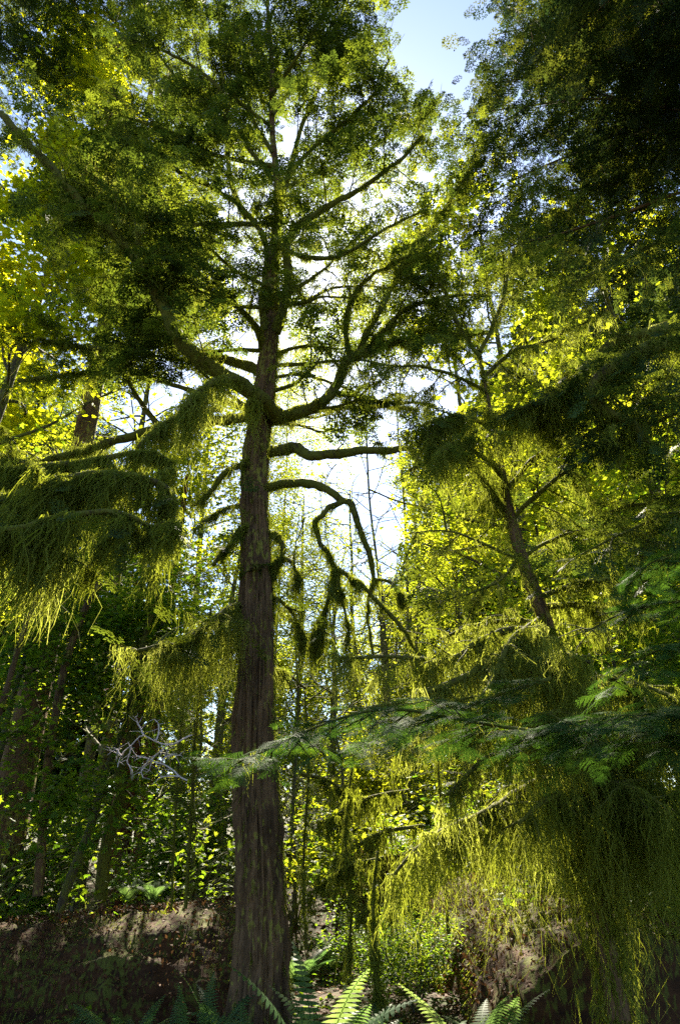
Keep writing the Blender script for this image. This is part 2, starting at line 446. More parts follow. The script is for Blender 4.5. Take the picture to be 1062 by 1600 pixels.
def moss_on(g, P, R, dens, L, w=.009, lens=None, fuzz=90, lean=None, barb=.5):
    """moss on a limb: hanging strands below (in tufts), short fuzz all round"""
    P = np.asarray(P); R = np.broadcast_to(R, (len(P),)); ln = plen(P)
    u = np.linspace(0, 1, len(P))
    n = int(dens * ln)
    if n:
        # strands hang in locks: each lock has its own length, slant and fullness
        nk = max(2, int(ln * 17)); tk = np.sort(rng.random(nk)); lk = np.clip(rng.lognormal(-.25, .5, nk), .2, 1.5)
        dk = rng.normal(size=(nk, 3)) * np.array([.08, .08, 0]); wk = rng.random(nk) ** 2 + .02
        ki = rng.choice(nk, n, p=wk / wk.sum()); t = np.clip(tk[ki] + rng.normal(size=n) * .022 / max(ln, .05) * 1.2, 0, 1)
        Q = np.stack([np.interp(t, u, P[:, c]) for c in range(3)], -1); r = np.interp(t, u, R)
        side = rng.normal(size=Q.shape) * (r[:, None] * .6 + .012) * np.array([1, 1, .3]); Q += side; Q[:, 2] += r * rng.uniform(-.5, .95, n)
        LL = L if np.ndim(L) == 0 else np.interp(t, np.linspace(0, 1, len(L)), L)
        le = dk[ki] - np.clip(side, -.05, .05) * np.array([.45, .45, 0]) / np.maximum(np.reshape(LL * lk[ki], (-1, 1)), .1)
        if lean is not None: le = le + lean
        strands(g, Q, LL * lk[ki] * (.25 + .85 * rng.random(n)), w * rng.uniform(.6, 1.3, n), lean=le, barb=barb, sway=.15, rv=rng.random(nk)[ki])
    m = int(fuzz * ln * (1 + R.mean() * 12))
    if m:
        t = rng.random(m)
        Q = np.stack([np.interp(t, u, P[:, c]) for c in range(3)], -1); r = np.interp(t, u, R)
        d = rdir(m); Q += d * r[:, None] * .95
        strands(g, Q, .02 + .05 * rng.random(m), w * .6, seg=2, lean=d * .8 + np.array([0, 0, .4]), barb=0)


def side_twigs(P, n, L, up=.25, spread=1.0, t0=.15, droop=.25, wig=.12, seg=6, fwd=.6):
    """twigs leaving a limb path P on both sides"""
    out = []; u = np.linspace(0, 1, len(P))
    for i in range(n):
        t = t0 + (1 - t0) * ((i + random.random()) / n)
        b = np.array([np.interp(t, u, P[:, c]) for c in range(3)])
        k = min(len(P) - 2, int(t * (len(P) - 1))); T = norm(P[k + 1] - P[k])
        s = norm(np.cross(T, [0, 0, 1]) + 1e-6) * (1 if i % 2 else -1)
        d = norm(T * fwd + s * spread * random.uniform(.5, 1.2) + np.array([0, 0, up + random.gauss(0, .3)]) + rng.normal(size=3) * .2)
        l = L * random.uniform(.55, 1.2) * (1.1 - .5 * t)
        pts = [b]
        for j in range(seg):
            d = norm(d + rng.normal(size=3) * wig + np.array([0, 0, -droop / seg]))
            pts.append(pts[-1] + d * l / seg)
        out.append(np.array(pts))
    return out


def along(paths, step, jit=0.0, back=.1):
    """positions and directions of sprays set alternately along paths"""
    P = []; X = []
    for p in paths:
        ln = plen(p); n = max(2, int(ln / step)); u = np.linspace(0, 1, len(p))
        t = np.linspace(back, 1, n); Q = np.stack([np.interp(t, u, p[:, c]) for c in range(3)], -1)
        k = np.minimum((t * (len(p) - 1)).astype(int), len(p) - 2); T = norm(p[k + 1] - p[k])
        s = norm(np.cross(T, [0, 0, 1]) + 1e-6) * np.where(np.arange(n) % 2, 1, -1)[:, None]
        X.append(T * .9 + s * rng.uniform(.2, 1.1, (n, 1)) + rng.normal(size=(n, 3)) * .22); P.append(Q + rng.normal(size=Q.shape) * jit)
    return np.concatenate(P), np.concatenate(X)


# ------------------------------------------------------------------ the setting: ground
LOG_SPOTS = []


def ground_z(x, y):
    x = np.asarray(x, float); y = np.asarray(y, float)
    P = np.stack([x.ravel(), y.ravel(), np.zeros(x.size)], -1)
    z = .16 * fbm(P * .5, 4) + .05 * fbm(P * 2.3 + 3, 2)
    s = np.clip((y.ravel() - 10) / 9, 0, 1)
    z += 1.9 * s * s * (3 - 2 * s) * np.clip(.75 + .25 * x.ravel() / 5, .2, 1.3)
    z += np.clip(y.ravel() - 24, 0, 400) * .05
    return z.reshape(x.shape)


def make_ground():
    ax = np.concatenate([-np.geomspace(400, 12, 14), np.linspace(-11.8, 11.8, 190), np.geomspace(12, 400, 14)])
    ay = np.concatenate([-np.geomspace(300, 4, 12), np.linspace(-3.9, 26, 230), np.geomspace(26.3, 600, 16)])
    X, Y = np.meshgrid(ax, ay); Z = ground_z(X, Y)
    n, m = X.shape; i = np.arange(n - 1)[:, None] * m; j = np.arange(m - 1)[None]
    g = G(); g.add(np.stack([X, Y, Z], -1).reshape(-1, 3), quads=np.stack([i + j, i + j + 1, i + m + j + 1, i + m + j], -1).reshape(-1, 4))
    tag(g.build("ground", 'soil', smooth=True), "brown forest floor of soil and fallen needles under the trees", "ground", kind='structure')
    # litter: flakes of dead leaf and bark lying on the ground
    g = G(); n = 26000
    x = rng.uniform(-9, 9, n); y = 4 + 16 * rng.random(n) ** 1.3; z = ground_z(x, y) + .012
    inst(g, *RHOMB, frames(rdir(n, .15), np.array([0, 0, 1.0]) + rng.normal(size=(n, 3)) * .3), np.stack([x, y, z], -1), rng.uniform(.03, .11, n))
    tag(g.build("leaf_litter", 'litter'), "dead leaves and bark flakes scattered over the forest floor", "leaf litter", kind='stuff')


make_ground()


# ------------------------------------------------------------------ the great mossy hemlock
MT = 6.5      # its depth


def pix(path):
    """[(px, py, depth), ...] -> points"""
    return np.array([at(*p) for p in path])


def build_main_tree():
    base = at(402, 1640, MT); base[2] = 0
    root = empty("mossy_hemlock_tree", base, "great hemlock with tall straight brown trunk and thick mossy limbs, in front of the sun", "tree")
    tp = pix([(402, 1700, MT), (402, 1600, MT), (404, 1500, MT), (404, 1400, MT), (401, 1200, MT), (399, 1000, MT), (399, 800, MT), (403, 700, MT), (411, 620, MT), (416, 560, MT), (425, 480, MT + .1), (428, 400, MT + .2), (432, 320, MT + .2), (428, 220, MT + .1), (424, 120, MT), (420, 20, MT), (418, -80, MT)])
    rw = [122, 104, 84, 76, 68, 54, 43, 38, 33, 29, 18, 14, 11, 9, 7, 5, 3]
    P, R = resample(tp, 520, [pw(w, p) for w, p in zip(rw, tp)])
    P[:, 0] += .018 * np.sin(P[:, 2] * 2.1)
    g = G(); tube(g, P, R, 130, .06, 2.5, .26)
    trunk = g.build("trunk", 'bark', root)
    # moss growing on the trunk's sunny edge, sparse elsewhere
    g = G(); n = 5200; t = rng.random(n) ** .8; i = (t * (len(P) * .62)).astype(int)
    az = np.where(rng.random(n) < .62, rng.normal(0.25, .38, n), rng.random(n) * 6.28)
    d = np.stack([np.cos(az), np.sin(az) * .9, np.zeros(n)], -1)
    strands(g, P[i] + d * R[i][:, None] * .97, rng.uniform(.02, .11, n), .006, seg=3, lean=d * .5, barb=.3)
    g.build("trunk_moss", 'moss', trunk)
    Y = MT
    # limbs: path in photo pixels with depth, width at start / end, moss per metre, moss length, twigs, twig length
    limbs = [
        ([(432, 648, Y - .1), (410, 625, Y - .35), (380, 604, Y - .5), (345, 584, Y - .6), (312, 560, Y - .7), (280, 530, Y - .8), (262, 495, Y - .9), (242, 450, Y - 1), (212, 405, Y - 1.1), (180, 370, Y - 1.2), (130, 320, Y - 1.3), (70, 250, Y - 1.4), (0, 175, Y - 1.5)], 26, 10, 90, 0.135, 16, .9),
        ([(425, 652, Y), (465, 647, Y - .2), (500, 631, Y - .3), (520, 610, Y - .35), (532, 585, Y - .4), (542, 562, Y - .4), (575, 548, Y - .3), (620, 532, Y - .2), (690, 525, Y), (770, 518, Y + .2)], 20, 8, 165, 0.176, 10, .8),
        ([(415, 705, Y), (440, 704, Y - .1), (462, 700, Y - .2), (482, 712, Y - .3), (520, 710, Y - .3), (560, 705, Y - .3), (605, 702, Y - .3), (640, 702, Y - .2), (655, 722, Y - .2)], 20, 8, 135, 0.121, 5, .5),
        ([(412, 764, Y), (450, 755, Y - .1), (490, 757, Y - .2), (520, 770, Y - .3), (533, 782, Y - .3), (550, 790, Y - .3), (558, 812, Y - .3), (570, 842, Y - .3), (580, 872, Y - .3), (582, 900, Y - .3), (577, 930, Y - .3), (574, 965, Y - .3), (584, 1022, Y - .3)], 15, 4, 90, 0.095, 3, .3),
        ([(536, 784, Y - .3), (522, 790, Y - .33), (512, 793, Y - .38), (503, 806, Y - .42), (492, 815, Y - .4), (497, 836, Y - .36), (502, 852, Y - .42), (516, 868, Y - .4), (520, 882, Y - .36), (530, 890, Y - .4), (546, 902, Y - .4), (568, 914, Y - .4), (590, 942, Y - .4), (612, 964, Y - .4), (634, 988, Y - .4), (655, 1024, Y - .4)], 9, 6, 110, 0.16, 4, .35),
        ([(524, 888, Y - .4), (520, 915, Y - .4), (508, 950, Y - .4), (497, 985, Y - .4), (494, 1010, Y - .4)], 6, 5, 420, [.1, .16, .3, .38], 3, .3),
        ([(526, 888, Y - .4), (533, 930, Y - .45), (545, 990, Y - .45), (543, 1015, Y - .45)], 5, 3, 180, 0.162, 1, .2),
        ([(585, 905, Y - .35), (605, 908, Y - .3), (622, 925, Y - .3), (630, 950, Y - .3)], 6, 3, 195, 0.176, 2, .3),
        ([(522, 612, Y - .35), (560, 620, Y - .3), (605, 630, Y - .2), (670, 630, Y - .1)], 9, 4, 165, 0.162, 5, .5),
        ([(470, 648, Y - .1), (530, 637, Y + .1), (590, 634, Y + .2), (650, 640, Y + .3)], 6, 4, 135, 0.108, 4, .4),
        ([(425, 612, Y), (455, 602, Y - .1), (478, 582, Y - .2), (500, 562, Y - .2)], 7, 4, 30, 0.04, 3, .3),
        ([(425, 590, Y), (470, 585, Y + .3), (520, 600, Y + .4), (560, 615, Y + .4)], 6, 3, 60, 0.068, 4, .4),
        ([(424, 560, Y), (455, 545, Y + .3), (490, 540, Y + .4), (540, 545, Y + .5)], 8, 3, 105, 0.108, 4, .5),
        ([(432, 520, Y), (444, 475, Y - .1), (452, 430, Y - .15), (448, 385, Y - .2), (470, 350, Y - .3), (520, 318, Y - .4), (556, 300, Y - .4), (610, 262, Y - .5), (660, 215, Y - .6)], 17, 5, 90, 0.135, 13, .8),
        ([(412, 585, Y), (395, 575, Y + .1), (355, 563, Y + .3), (320, 553, Y + .5), (270, 535, Y + .8), (215, 545, Y + 1), (140, 543, Y + 1.2), (60, 530, Y + 1.4)], 18, 6, 120, 0.189, 14, 1.0),
        ([(410, 548, Y), (402, 515, Y - .2), (380, 488, Y - .4), (355, 468, Y - .5), (325, 452, Y - .6), (280, 432, Y - .8), (220, 425, Y - 1)], 12, 4, 90, 0.135, 12, .8),
        ([(416, 520, Y), (410, 470, Y + .1), (418, 420, Y + .2), (412, 370, Y + .2), (385, 332, Y + .2), (345, 300, Y), (290, 275, Y - .2), (235, 240, Y - .4)], 15, 5, 60, 0.135, 14, 1.0),
        ([(398, 650, Y), (360, 655, Y + .2), (300, 662, Y + .3), (235, 673, Y + .3), (205, 682, Y + .2), (150, 698, Y + .1), (100, 712, Y), (40, 728, Y - .1), (-40, 745, Y - .2)], 18, 10, 135, 0.176, 12, .8),
        ([(250, 668, Y + .3), (228, 640, Y + .2), (210, 612, Y + .1), (197, 585, Y), (188, 555, Y)], 10, 5, 90, 0.108, 6, .5),
        ([(385, 640, Y), (330, 620, Y + .8), (265, 600, Y + 1.2), (190, 578, Y + 1.4), (110, 585, Y + 1.6), (30, 595, Y + 1.8)], 10, 6, 135, 0.189, 12, .9),
        ([(395, 705, Y), (382, 724, Y - .1), (352, 738, Y - .2), (336, 760, Y - .2), (305, 790, Y - .2)], 12, 6, 150, 0.189, 5, .4),
        ([(385, 790, Y), (360, 792, Y - .1), (340, 800, Y - .2), (300, 830, Y - .3)], 7, 4, 120, 0.162, 4, .4),
        ([(392, 815, Y - .1), (372, 830, Y - .2), (362, 845, Y - .2), (352, 862, Y - .2), (330, 880, Y - .3)], 8, 7, 220, 0.12, 5, .5),
        ([(385, 945, Y), (362, 950, Y - .1), (335, 968, Y - .3), (305, 990, Y - .4), (265, 1005, Y - .5), (215, 1020, Y - .6)], 13, 6, 150, .62, 6, .5),
        ([(388, 985, Y), (350, 990, Y + .2), (305, 1005, Y + .3), (250, 1030, Y + .4)], 8, 4, 130, .75, 5, .5),
        ([(415, 832, Y), (432, 836, Y - .1), (441, 852, Y - .1), (440, 872, Y - .1), (432, 888, Y - .1), (418, 898, Y)], 9, 8, 195, 0.108, 3, .3),
        ([(418, 885, Y), (442, 872, Y - .15), (458, 885, Y - .2), (470, 910, Y - .2)], 7, 4, 180, 0.162, 3, .3),
        ([(418, 925, Y), (445, 945, Y + .1), (465, 972, Y + .2), (485, 1005, Y + .3)], 6, 4, 195, 0.27, 4, .4),
        ([(410, 1040, Y), (445, 1050, Y + .5), (480, 1075, Y + .8)], 5, 3, 120, 0.3, 3, .4),
        ([(560, 560, Y - .4), (572, 520, Y - .3), (596, 480, Y - .2), (620, 430, Y), (642, 395, Y + .1), (685, 340, Y + .2), (720, 285, Y + .3), (755, 235, Y + .4)], 12, 4, 75, 0.135, 15, .8),
        ([(575, 545, Y - .3), (610, 505, Y - .4), (640, 480, Y - .4), (690, 465, Y - .5), (760, 460, Y - .6)], 9, 4, 135, 0.216, 10, .7),
        ([(545, 556, Y - .4), (540, 515, Y - .6), (548, 470, Y - .7), (580, 432, Y - .8), (640, 400, Y - 1)], 9, 4, 105, 0.189, 5, .5),
        ([(384, 340, Y + .2), (362, 290, Y + .1), (356, 235, Y), (356, 180, Y), (346, 110, Y - .1), (343, 40, Y - .2), (345, -30, Y - .3)], 9, 3, 10, 0.06, 18, 1.0),
        ([(215, 405, Y - 1.1), (212, 355, Y - 1.2), (180, 305, Y - 1.3), (130, 262, Y - 1.5)], 8, 4, 75, 0.135, 9, .7),
        ([(430, 330, Y + .2), (452, 270, Y + .3), (470, 200, Y + .3), (500, 130, Y + .2), (520, 60, Y), (545, -10, Y)], 9, 3, 14, 0.06, 20, 1.0),
        ([(432, 300, Y + .2), (480, 240, Y), (540, 190, Y - .2), (590, 140, Y - .4), (606, 95, Y - .5)], 8, 3, 14, 0.07, 16, .9),
        ([(426, 240, Y + .1), (390, 170, Y + .2), (400, 90, Y + .2), (430, 10, Y)], 7, 3, 8, 0.05, 16, .9),
        ([(426, 280, Y + .1), (360, 200, Y + .5), (290, 140, Y + .7), (230, 60, Y + .8)], 8, 3, 10, 0.06, 18, 1.0),
        ([(428, 350, Y + .1), (350, 350, Y - .5), (280, 350, Y - .8), (190, 330, Y - 1), (110, 350, Y - 1.2)], 8, 3, 30, 0.1, 16, .9),
        ([(430, 380, Y), (470, 400, Y - .6), (530, 400, Y - 1), (600, 360, Y - 1.3), (660, 330, Y - 1.5)], 8, 3, 60, 0.162, 6, .6),
        ([(426, 180, Y), (480, 110, Y + .5), (560, 60, Y + .8)], 6, 3, 8, 0.05, 12, .9),
        ([(426, 200, Y), (360, 150, Y - .4), (280, 90, Y - .5), (190, 60, Y - .6)], 7, 3, 8, .05, 16, .9),
        ([(428, 260, Y), (330, 240, Y - .3), (250, 200, Y - .4), (160, 170, Y - .6)], 7, 3, 10, .05, 16, .9),
        ([(424, 150, Y), (470, 80, Y - .5), (510, 10, Y - .7), (530, -60, Y - .8)], 6, 3, 8, .05, 14, .9),
        ([(428, 300, Y), (500, 270, Y + .6), (580, 230, Y + 1), (660, 180, Y + 1.2)], 7, 3, 10, .06, 14, .9),
        ([(424, 120, Y), (370, 60, Y + .5), (310, 0, Y + .6)], 6, 3, 8, 0.05, 12, .9),
    ]
    for i in range(12):
        y0 = random.choice([455, 480, 500, 520, 545, 575, 600, 660, 690, 735]) + random.uniform(-8, 8); sg = 1 if i % 3 else -1; l = random.uniform(60, 250)
        k = random.uniform(-.9, .25); dd = random.uniform(-1.2, 1.6); jj = lambda a: random.uniform(-a, a)
        limbs.append(([(420, y0, Y), (420 + sg * l * .3, y0 + k * l * .3 + jj(14), Y + dd * .3), (420 + sg * l * .62, y0 + k * l * .55 + jj(22), Y + dd * .7), (420 + sg * l, y0 + k * l + jj(30), Y + dd)], 7, 2, 50, .11, int(4 + l / 30), .5))
    crown = G()
    for path, w0, w1, dens, ml, nt_, tl in limbs:
        pp = pix(path)
        P, R = resample(pp, max(24, 7 * len(pp)), np.linspace(1, 0, len(pp)) * (pw(w0, pp[0]) - pw(w1, pp[-1])) + pw(w1, pp[-1]))
        P = P + (.022 * np.stack([vnoise(P * 6 + 3), vnoise(P * 6 + 9), vnoise(P * 6 + 20)], -1) + .014 * np.stack([vnoise(P * 15 + 3), vnoise(P * 15 + 9), vnoise(P * 15 + 20)], -1)) * np.linspace(0, 1, len(P))[:, None]
        g = G(); tube(g, P, R, 10, .22, 14)
        tw = side_twigs(P, nt_, tl, up=.25, droop=.35, t0=.18)
        sub = []
        for q in tw:
            tube(g, q, np.linspace(.010, .003, len(q)), 4)
            for q2 in side_twigs(q, 5 if path[-1][1] < 460 else 3, tl * .55, up=.1, droop=.3, t0=.2, seg=4):
                tube(g, q2, np.linspace(.005, .002, len(q2)), 3); sub.append(q2)
        br = g.build("branch", 'branch', root, True)
        m = G(); moss_on(m, P, R, dens * 4.5, ml, .0045, fuzz=90); ml = float(np.mean(ml))
        for q in tw + sub:
            moss_on(m, q, .006, 70 if dens > 25 else 12, ml * .8, .0042, fuzz=25 if dens > 25 else 6)
        m.build("hanging_moss", 'moss', br)
        hi = path[-1][1] < 560
        A, X = along(tw + sub, .072 if hi else .17, .03)
        k = fbm(A * 2.4 + 31, 3) < (.04 if hi else .1); A, X = A[k], X[k]
        if not hi:
            k = rng.random(len(A)) < .45; A, X = A[k], X[k]
        sprays(crown, A, X, rng.uniform(.16, .34, len(A)), SPR_MID, .4)
    crown.build("crown", 'needle', root)
    return root


main_tree = build_main_tree()


# ------------------------------------------------------------------ left: long moss-laden limb sweeping to the viewer
def moss_limb_tree():
    Y = 4.4
    base = np.array([gx(-800, 4.6), 4.6, 0.0])
    root = empty("mossy_hemlock_tree", base, "hemlock at the left edge, its limb buried in a great olive curtain of moss", "tree")
    g = G(); T = np.array([base, base + [0.1, 0, 4], base + [0.25, .1, 9]]); P, R = resample(T, 60, [.3, .22, .12])
    tube(g, P, R, 24, .1, 4, .2); g.build("trunk", 'bark', root, True)
    limbs = [
        ([(-640, 830, Y + .15), (-330, 800, Y + .1), (-150, 790, Y - .1), (-20, 785, Y - .2), (60, 762, Y - .2), (140, 742, Y - .1), (215, 745, Y), (262, 765, Y + .1), (276, 800, Y + .1)], 24, 8, 1700, [.6, .75, .8, .8, .78, .7, .55]),
        ([(-640, 880, Y), (-330, 830, Y - .3), (-120, 840, Y - .6), (10, 830, Y - .8), (90, 810, Y - .8), (180, 800, Y - .7), (250, 830, Y - .6)], 16, 6, 1500, [.6, .6, .55, .5, .4]),
        ([(-640, 740, Y + .3), (-200, 720, Y + .6), (-50, 735, Y + .5), (80, 728, Y + .5), (165, 716, Y + .5), (205, 708, Y + .5), (252, 712, Y + .5), (270, 740, Y + .5)], 14, 6, 1100, [.35, .4, .38, .3]),
        ([(-640, 600, Y + .5), (-200, 640, Y + 1), (-60, 690, Y + .8), (40, 722, Y + .7), (120, 735, Y + .6)], 10, 5, 700, [.3, .4, .4]),
    ]
    cr = G()
    for path, w0, w1, dens, ml in limbs:
        pp = pix(path); P, R = resample(pp, 60, np.linspace(pw(w0, pp[0]), pw(w1, pp[-1]), len(pp)))
        g = G(); tube(g, P, R, 10, .3, 12); tw = side_twigs(P, 30, .75, up=-.15, droop=1.1, t0=.1, wig=.2)
        dens *= .5
        for q in tw: tube(g, q, np.linspace(.011, .004, len(q)), 4)
        br = g.build("branch", 'branch', root, True)
        m = G(); moss_on(m, P, R, dens, ml, .0050, fuzz=500, lean=np.array([-.14, 0, 0]))
        for q in tw: moss_on(m, q, .012, 460, float(np.mean(ml)) * .65, .0045, fuzz=200, lean=np.array([-.14, 0, 0]))
        m.build("hanging_moss", 'moss', br)
        A, X = along(tw, .11, .02); sprays(cr, A, X, rng.uniform(.10, .2, len(A)), SPR_MID, .4)
    cr.build("crown", 'needle', root)
    # drape close to the great trunk: dense clump falling from the left limb
    for path, w0, w1, dens, ml, lab in [
        ([(385, 598, 6.0), (360, 592, 5.8), (330, 600, 5.6), (305, 618, 5.4), (285, 640, 5.2)], 14, 8, 600, [.75, .95, .9, .7, .5], 0),
        ([(400, 625, 6.1), (392, 628, 6.0), (384, 634, 5.9)], 10, 6, 700, [.6, .75, .6], 0),
        ([(345, 640, 5.9), (310, 640, 5.6), (270, 655, 5.3), (235, 680, 5.1), (215, 700, 5.0)], 10, 6, 520, [.5, .6, .6, .5, .4], 0)]:
        pp = pix(path); P, R = resample(pp, 40, np.linspace(pw(w0, pp[0]), pw(w1, pp[-1]), len(pp)))
        g = G(); tube(g, P, R, 10, .3, 12); br = g.build("branch", 'branch', main_tree, True)
        m = G(); moss_on(m, P, R * 1.3, dens, ml, .0040, fuzz=300); m.build("hanging_moss", 'moss', br)
    return root


moss_limb_tree()


# ------------------------------------------------------------------ right: leaning mossy tree with curtains of moss
def right_tree():
    Y = 5.6
    tp = pix([(960, 1560, Y - .3), (935, 1420, Y - .2), (905, 1250, Y - .1), (880, 1120, Y), (858, 1000, Y), (836, 930, Y), (815, 872, Y), (797, 805, Y), (786, 745, Y), (773, 680, Y), (757, 600, Y), (745, 540, Y + .1)])
    base = np.array(tp[0]); base[2] = 0; tp = np.vstack([[base + [.05, 0, 0]], tp])
    root = empty("leaning_mossy_tree", base, "leaning hemlock right of the great trunk, moss curtains hanging from every limb", "tree")
    rr = [34, 32, 30, 28, 25, 23, 21, 18, 15, 10, 7, 5, 3]
    P, R = resample(tp, 220, [pw(w, p) for w, p in zip(rr, tp)])
    g = G(); tube(g, P, R, 40, .1, 5, .2); tr = g.build("trunk", 'bark', root, True)
    m = G(); moss_on(m, P[100:], R[100:], 160, .2, .006, fuzz=120); moss_on(m, P[:110], R[:110] * 1.3, 500, [.2, .5, .5, .4], .007, fuzz=120); m.build("trunk_moss", 'moss', tr)
    limbs = [  # path, w0, w1, moss density, moss length, twigs, twig length, foliage
        ([(900, 1205, Y), (860, 1215, Y - .2), (820, 1232, Y - .3), (776, 1262, Y - .5), (725, 1285, Y - .6), (680, 1310, Y - .7), (645, 1335, Y - .75), (615, 1368, Y - .8)], 18, 5, 520, [.75, .85, .8, .62, .5, .4, .3], 9, .35, 0),
        ([(890, 1170, Y), (850, 1150, Y - .4), (800, 1165, Y - .7), (740, 1200, Y - .9), (700, 1240, Y - 1)], 12, 5, 220, [.6, .5, .45, .3], 6, .35, 0),
        ([(870, 1075, Y), (820, 1050, Y - .2), (775, 1030, Y - .4), (738, 1050, Y - .5), (698, 1070, Y - .6), (640, 1092, Y - .7), (560, 1112, Y - .8)], 15, 5, 330, [.4, .5, .5, .5, .4, .3], 10, .45, 0),
        ([(865, 1010, Y), (830, 985, Y - .1), (790, 985, Y - .2), (750, 1000, Y - .3), (705, 1030, Y - .3), (650, 1030, Y - .35), (600, 1024, Y - .4), (530, 1028, Y - .4)], 13, 4, 300, [.3, .45, .5, .5, .45, .3], 10, .45, 0),
        ([(848, 975, Y), (820, 970, Y + .1), (780, 970, Y + .2), (730, 982, Y + .3), (690, 1000, Y + .4)], 9, 4, 170, [.25, .3, .25], 6, .4, 0),
        ([(845, 935, Y), (880, 918, Y - .1), (915, 908, Y - .2), (960, 905, Y - .3)], 10, 5, 260, [.3, .35, .3], 5, .4, 0),
        ([(855, 950, Y), (890, 946, Y), (930, 948, Y), (1000, 960, Y)], 12, 4, 260, [.3, .4, .3], 6, .4, 0),
        ([(800, 812, Y), (770, 775, Y + .1), (740, 735, Y + .1), (700, 716, Y + .1), (665, 725, Y), (640, 735, Y)], 12, 6, 260, [.45, .75, .95, .9, .5], 10, .5, 1),
        ([(785, 745, Y), (760, 720, Y - .3), (725, 700, Y - .4), (700, 695, Y - .5), (680, 712, Y - .5)], 9, 5, 280, [.4, .8, .85, .5], 8, .45, 1),
        ([(800, 812, Y), (830, 780, Y - .1), (880, 740, Y - .3), (950, 700, Y - .4), (1062, 640, Y - .6)], 8, 4, 40, [.2, .2], 14, .9, 2),
        ([(815, 872, Y), (870, 840, Y + .1), (950, 800, Y + .2), (1080, 770, Y + .2)], 7, 4, 60, [.2, .25], 14, .9, 2),
        ([(820, 880, Y), (760, 850, Y - .2), (700, 830, Y - .3), (640, 830, Y - .4)], 5, 2, 30, [.15, .2], 6, .6, 2),
        ([(812, 860, Y), (790, 900, Y - .3), (740, 925, Y - .4), (680, 940, Y - .4)], 5, 2, 60, [.2, .2], 6, .5, 2),
        ([(790, 770, Y), (830, 720, Y), (870, 690, Y - .1), (900, 640, Y - .1), (960, 600, Y - .1)], 9, 4, 160, [.3, .4, .3], 8, .5, 1),
        ([(778, 700, Y), (800, 650, Y - .2), (850, 625, Y - .3), (890, 600, Y - .4)], 10, 6, 500, [.4, .6, .6], 8, .5, 1),
        ([(770, 665, Y), (735, 655, Y - .1), (700, 655, Y - .2), (665, 660, Y - .3)], 8, 4, 320, [.35, .6, .6], 8, .5, 1),
        ([(760, 610, Y), (720, 590, Y), (670, 575, Y), (600, 570, Y)], 7, 3, 130, [.25, .25], 8, .6, 1),
        ([(755, 590, Y), (800, 550, Y), (860, 530, Y), (920, 500, Y)], 7, 3, 130, [.25, .3], 10, .7, 1),
        ([(750, 560, Y), (715, 510, Y), (690, 450, Y), (660, 400, Y)], 7, 3, 100, [.2, .2], 12, .7, 1),
        ([(748, 550, Y), (780, 480, Y), (800, 400, Y), (830, 330, Y)], 7, 3, 60, [.2, .2], 14, .8, 1),
        ([(872, 1060, Y - .1), (850, 1035, Y - .5), (870, 1020, Y - .8), (920, 1035, Y - 1.1)], 12, 5, 470, [.5, .7, .8, .6], 6, .4, 0),
        ([(890, 1150, Y - .1), (905, 1120, Y - .6), (880, 1110, Y - .9), (830, 1130, Y - 1.2)], 12, 5, 470, [.7, .9, .9, .6], 6, .4, 0),
        ([(905, 1250, Y - .1), (935, 1225, Y - .6), (980, 1230, Y - .9), (1040, 1260, Y - 1.1)], 12, 5, 470, [.8, 1.0, 1.0, .8], 8, .5, 0),
        ([(905, 1260, Y - .1), (885, 1240, Y - .7), (850, 1250, Y - 1.0), (810, 1290, Y - 1.2)], 12, 5, 400, [.8, .9, .8, .5], 6, .4, 0),
        ([(850, 960, Y), (800, 1000, Y - .5), (760, 1080, Y - .8), (720, 1120, Y - .9)], 10, 5, 500, [.4, .6, .6], 8, .45, 0),
        ([(880, 1090, Y), (940, 1060, Y - .3), (1000, 1070, Y - .5), (1080, 1100, Y - .6)], 12, 5, 700, [.4, .7, .8], 8, .5, 0),
        ([(925, 1330, Y), (990, 1290, Y - .3), (1060, 1270, Y - .5), (1150, 1260, Y - .6)], 14, 6, 420, [.6, .8, .9], 8, .4, 0),
        ([(900, 1190, Y), (960, 1160, Y - .5), (1030, 1165, Y - .8), (1120, 1180, Y - 1)], 14, 6, 480, [.6, .9, 1.0], 8, .4, 0),
    ]
    cr = G()
    for path, w0, w1, dens, ml, nt_, tl, fol in limbs:
        pp = pix(path); P, R = resample(pp, max(26, 7 * len(pp)), np.linspace(pw(w0, pp[0]), pw(w1, pp[-1]), len(pp)))
        P = P + .014 * np.stack([vnoise(P * 5 + 3), vnoise(P * 5 + 9), vnoise(P * 5 + 20)], -1)
        g = G(); tube(g, P, R, 9, .3, 12); tw = side_twigs(P, nt_ if fol else int(nt_ * 1.8), tl, up=.1, droop=.5 if fol else .9, t0=.1, wig=.12 if fol else .2)
        sub = []
        for q in tw:
            tube(g, q, np.linspace(.009, .003, len(q)), 4)
            if fol:
                for q2 in side_twigs(q, 4, tl * .5, up=.0, droop=.3, seg=4): tube(g, q2, np.linspace(.004, .002, len(q2)), 3); sub.append(q2)
        br = g.build("branch", 'branch', root, True)
        m = G(); moss_on(m, P, R, dens * 1.1, ml, .0038, fuzz=260)
        for q in tw + sub: moss_on(m, q, .008, 60 + dens * .4, float(np.mean(ml)) * .7, .0036, fuzz=40)
        m.build("hanging_moss", 'moss', br)
        if fol:
            A, X = along(tw + sub, .10, .02); k = rng.random(len(A)) < (.45 if fol == 1 else .25); A, X = A[k], X[k]; sprays(cr, A, X, rng.uniform(.12, .28, len(A)), SPR_MID, .4)
    cr.build("crown", 'needle', root)
    return root


right_tree()


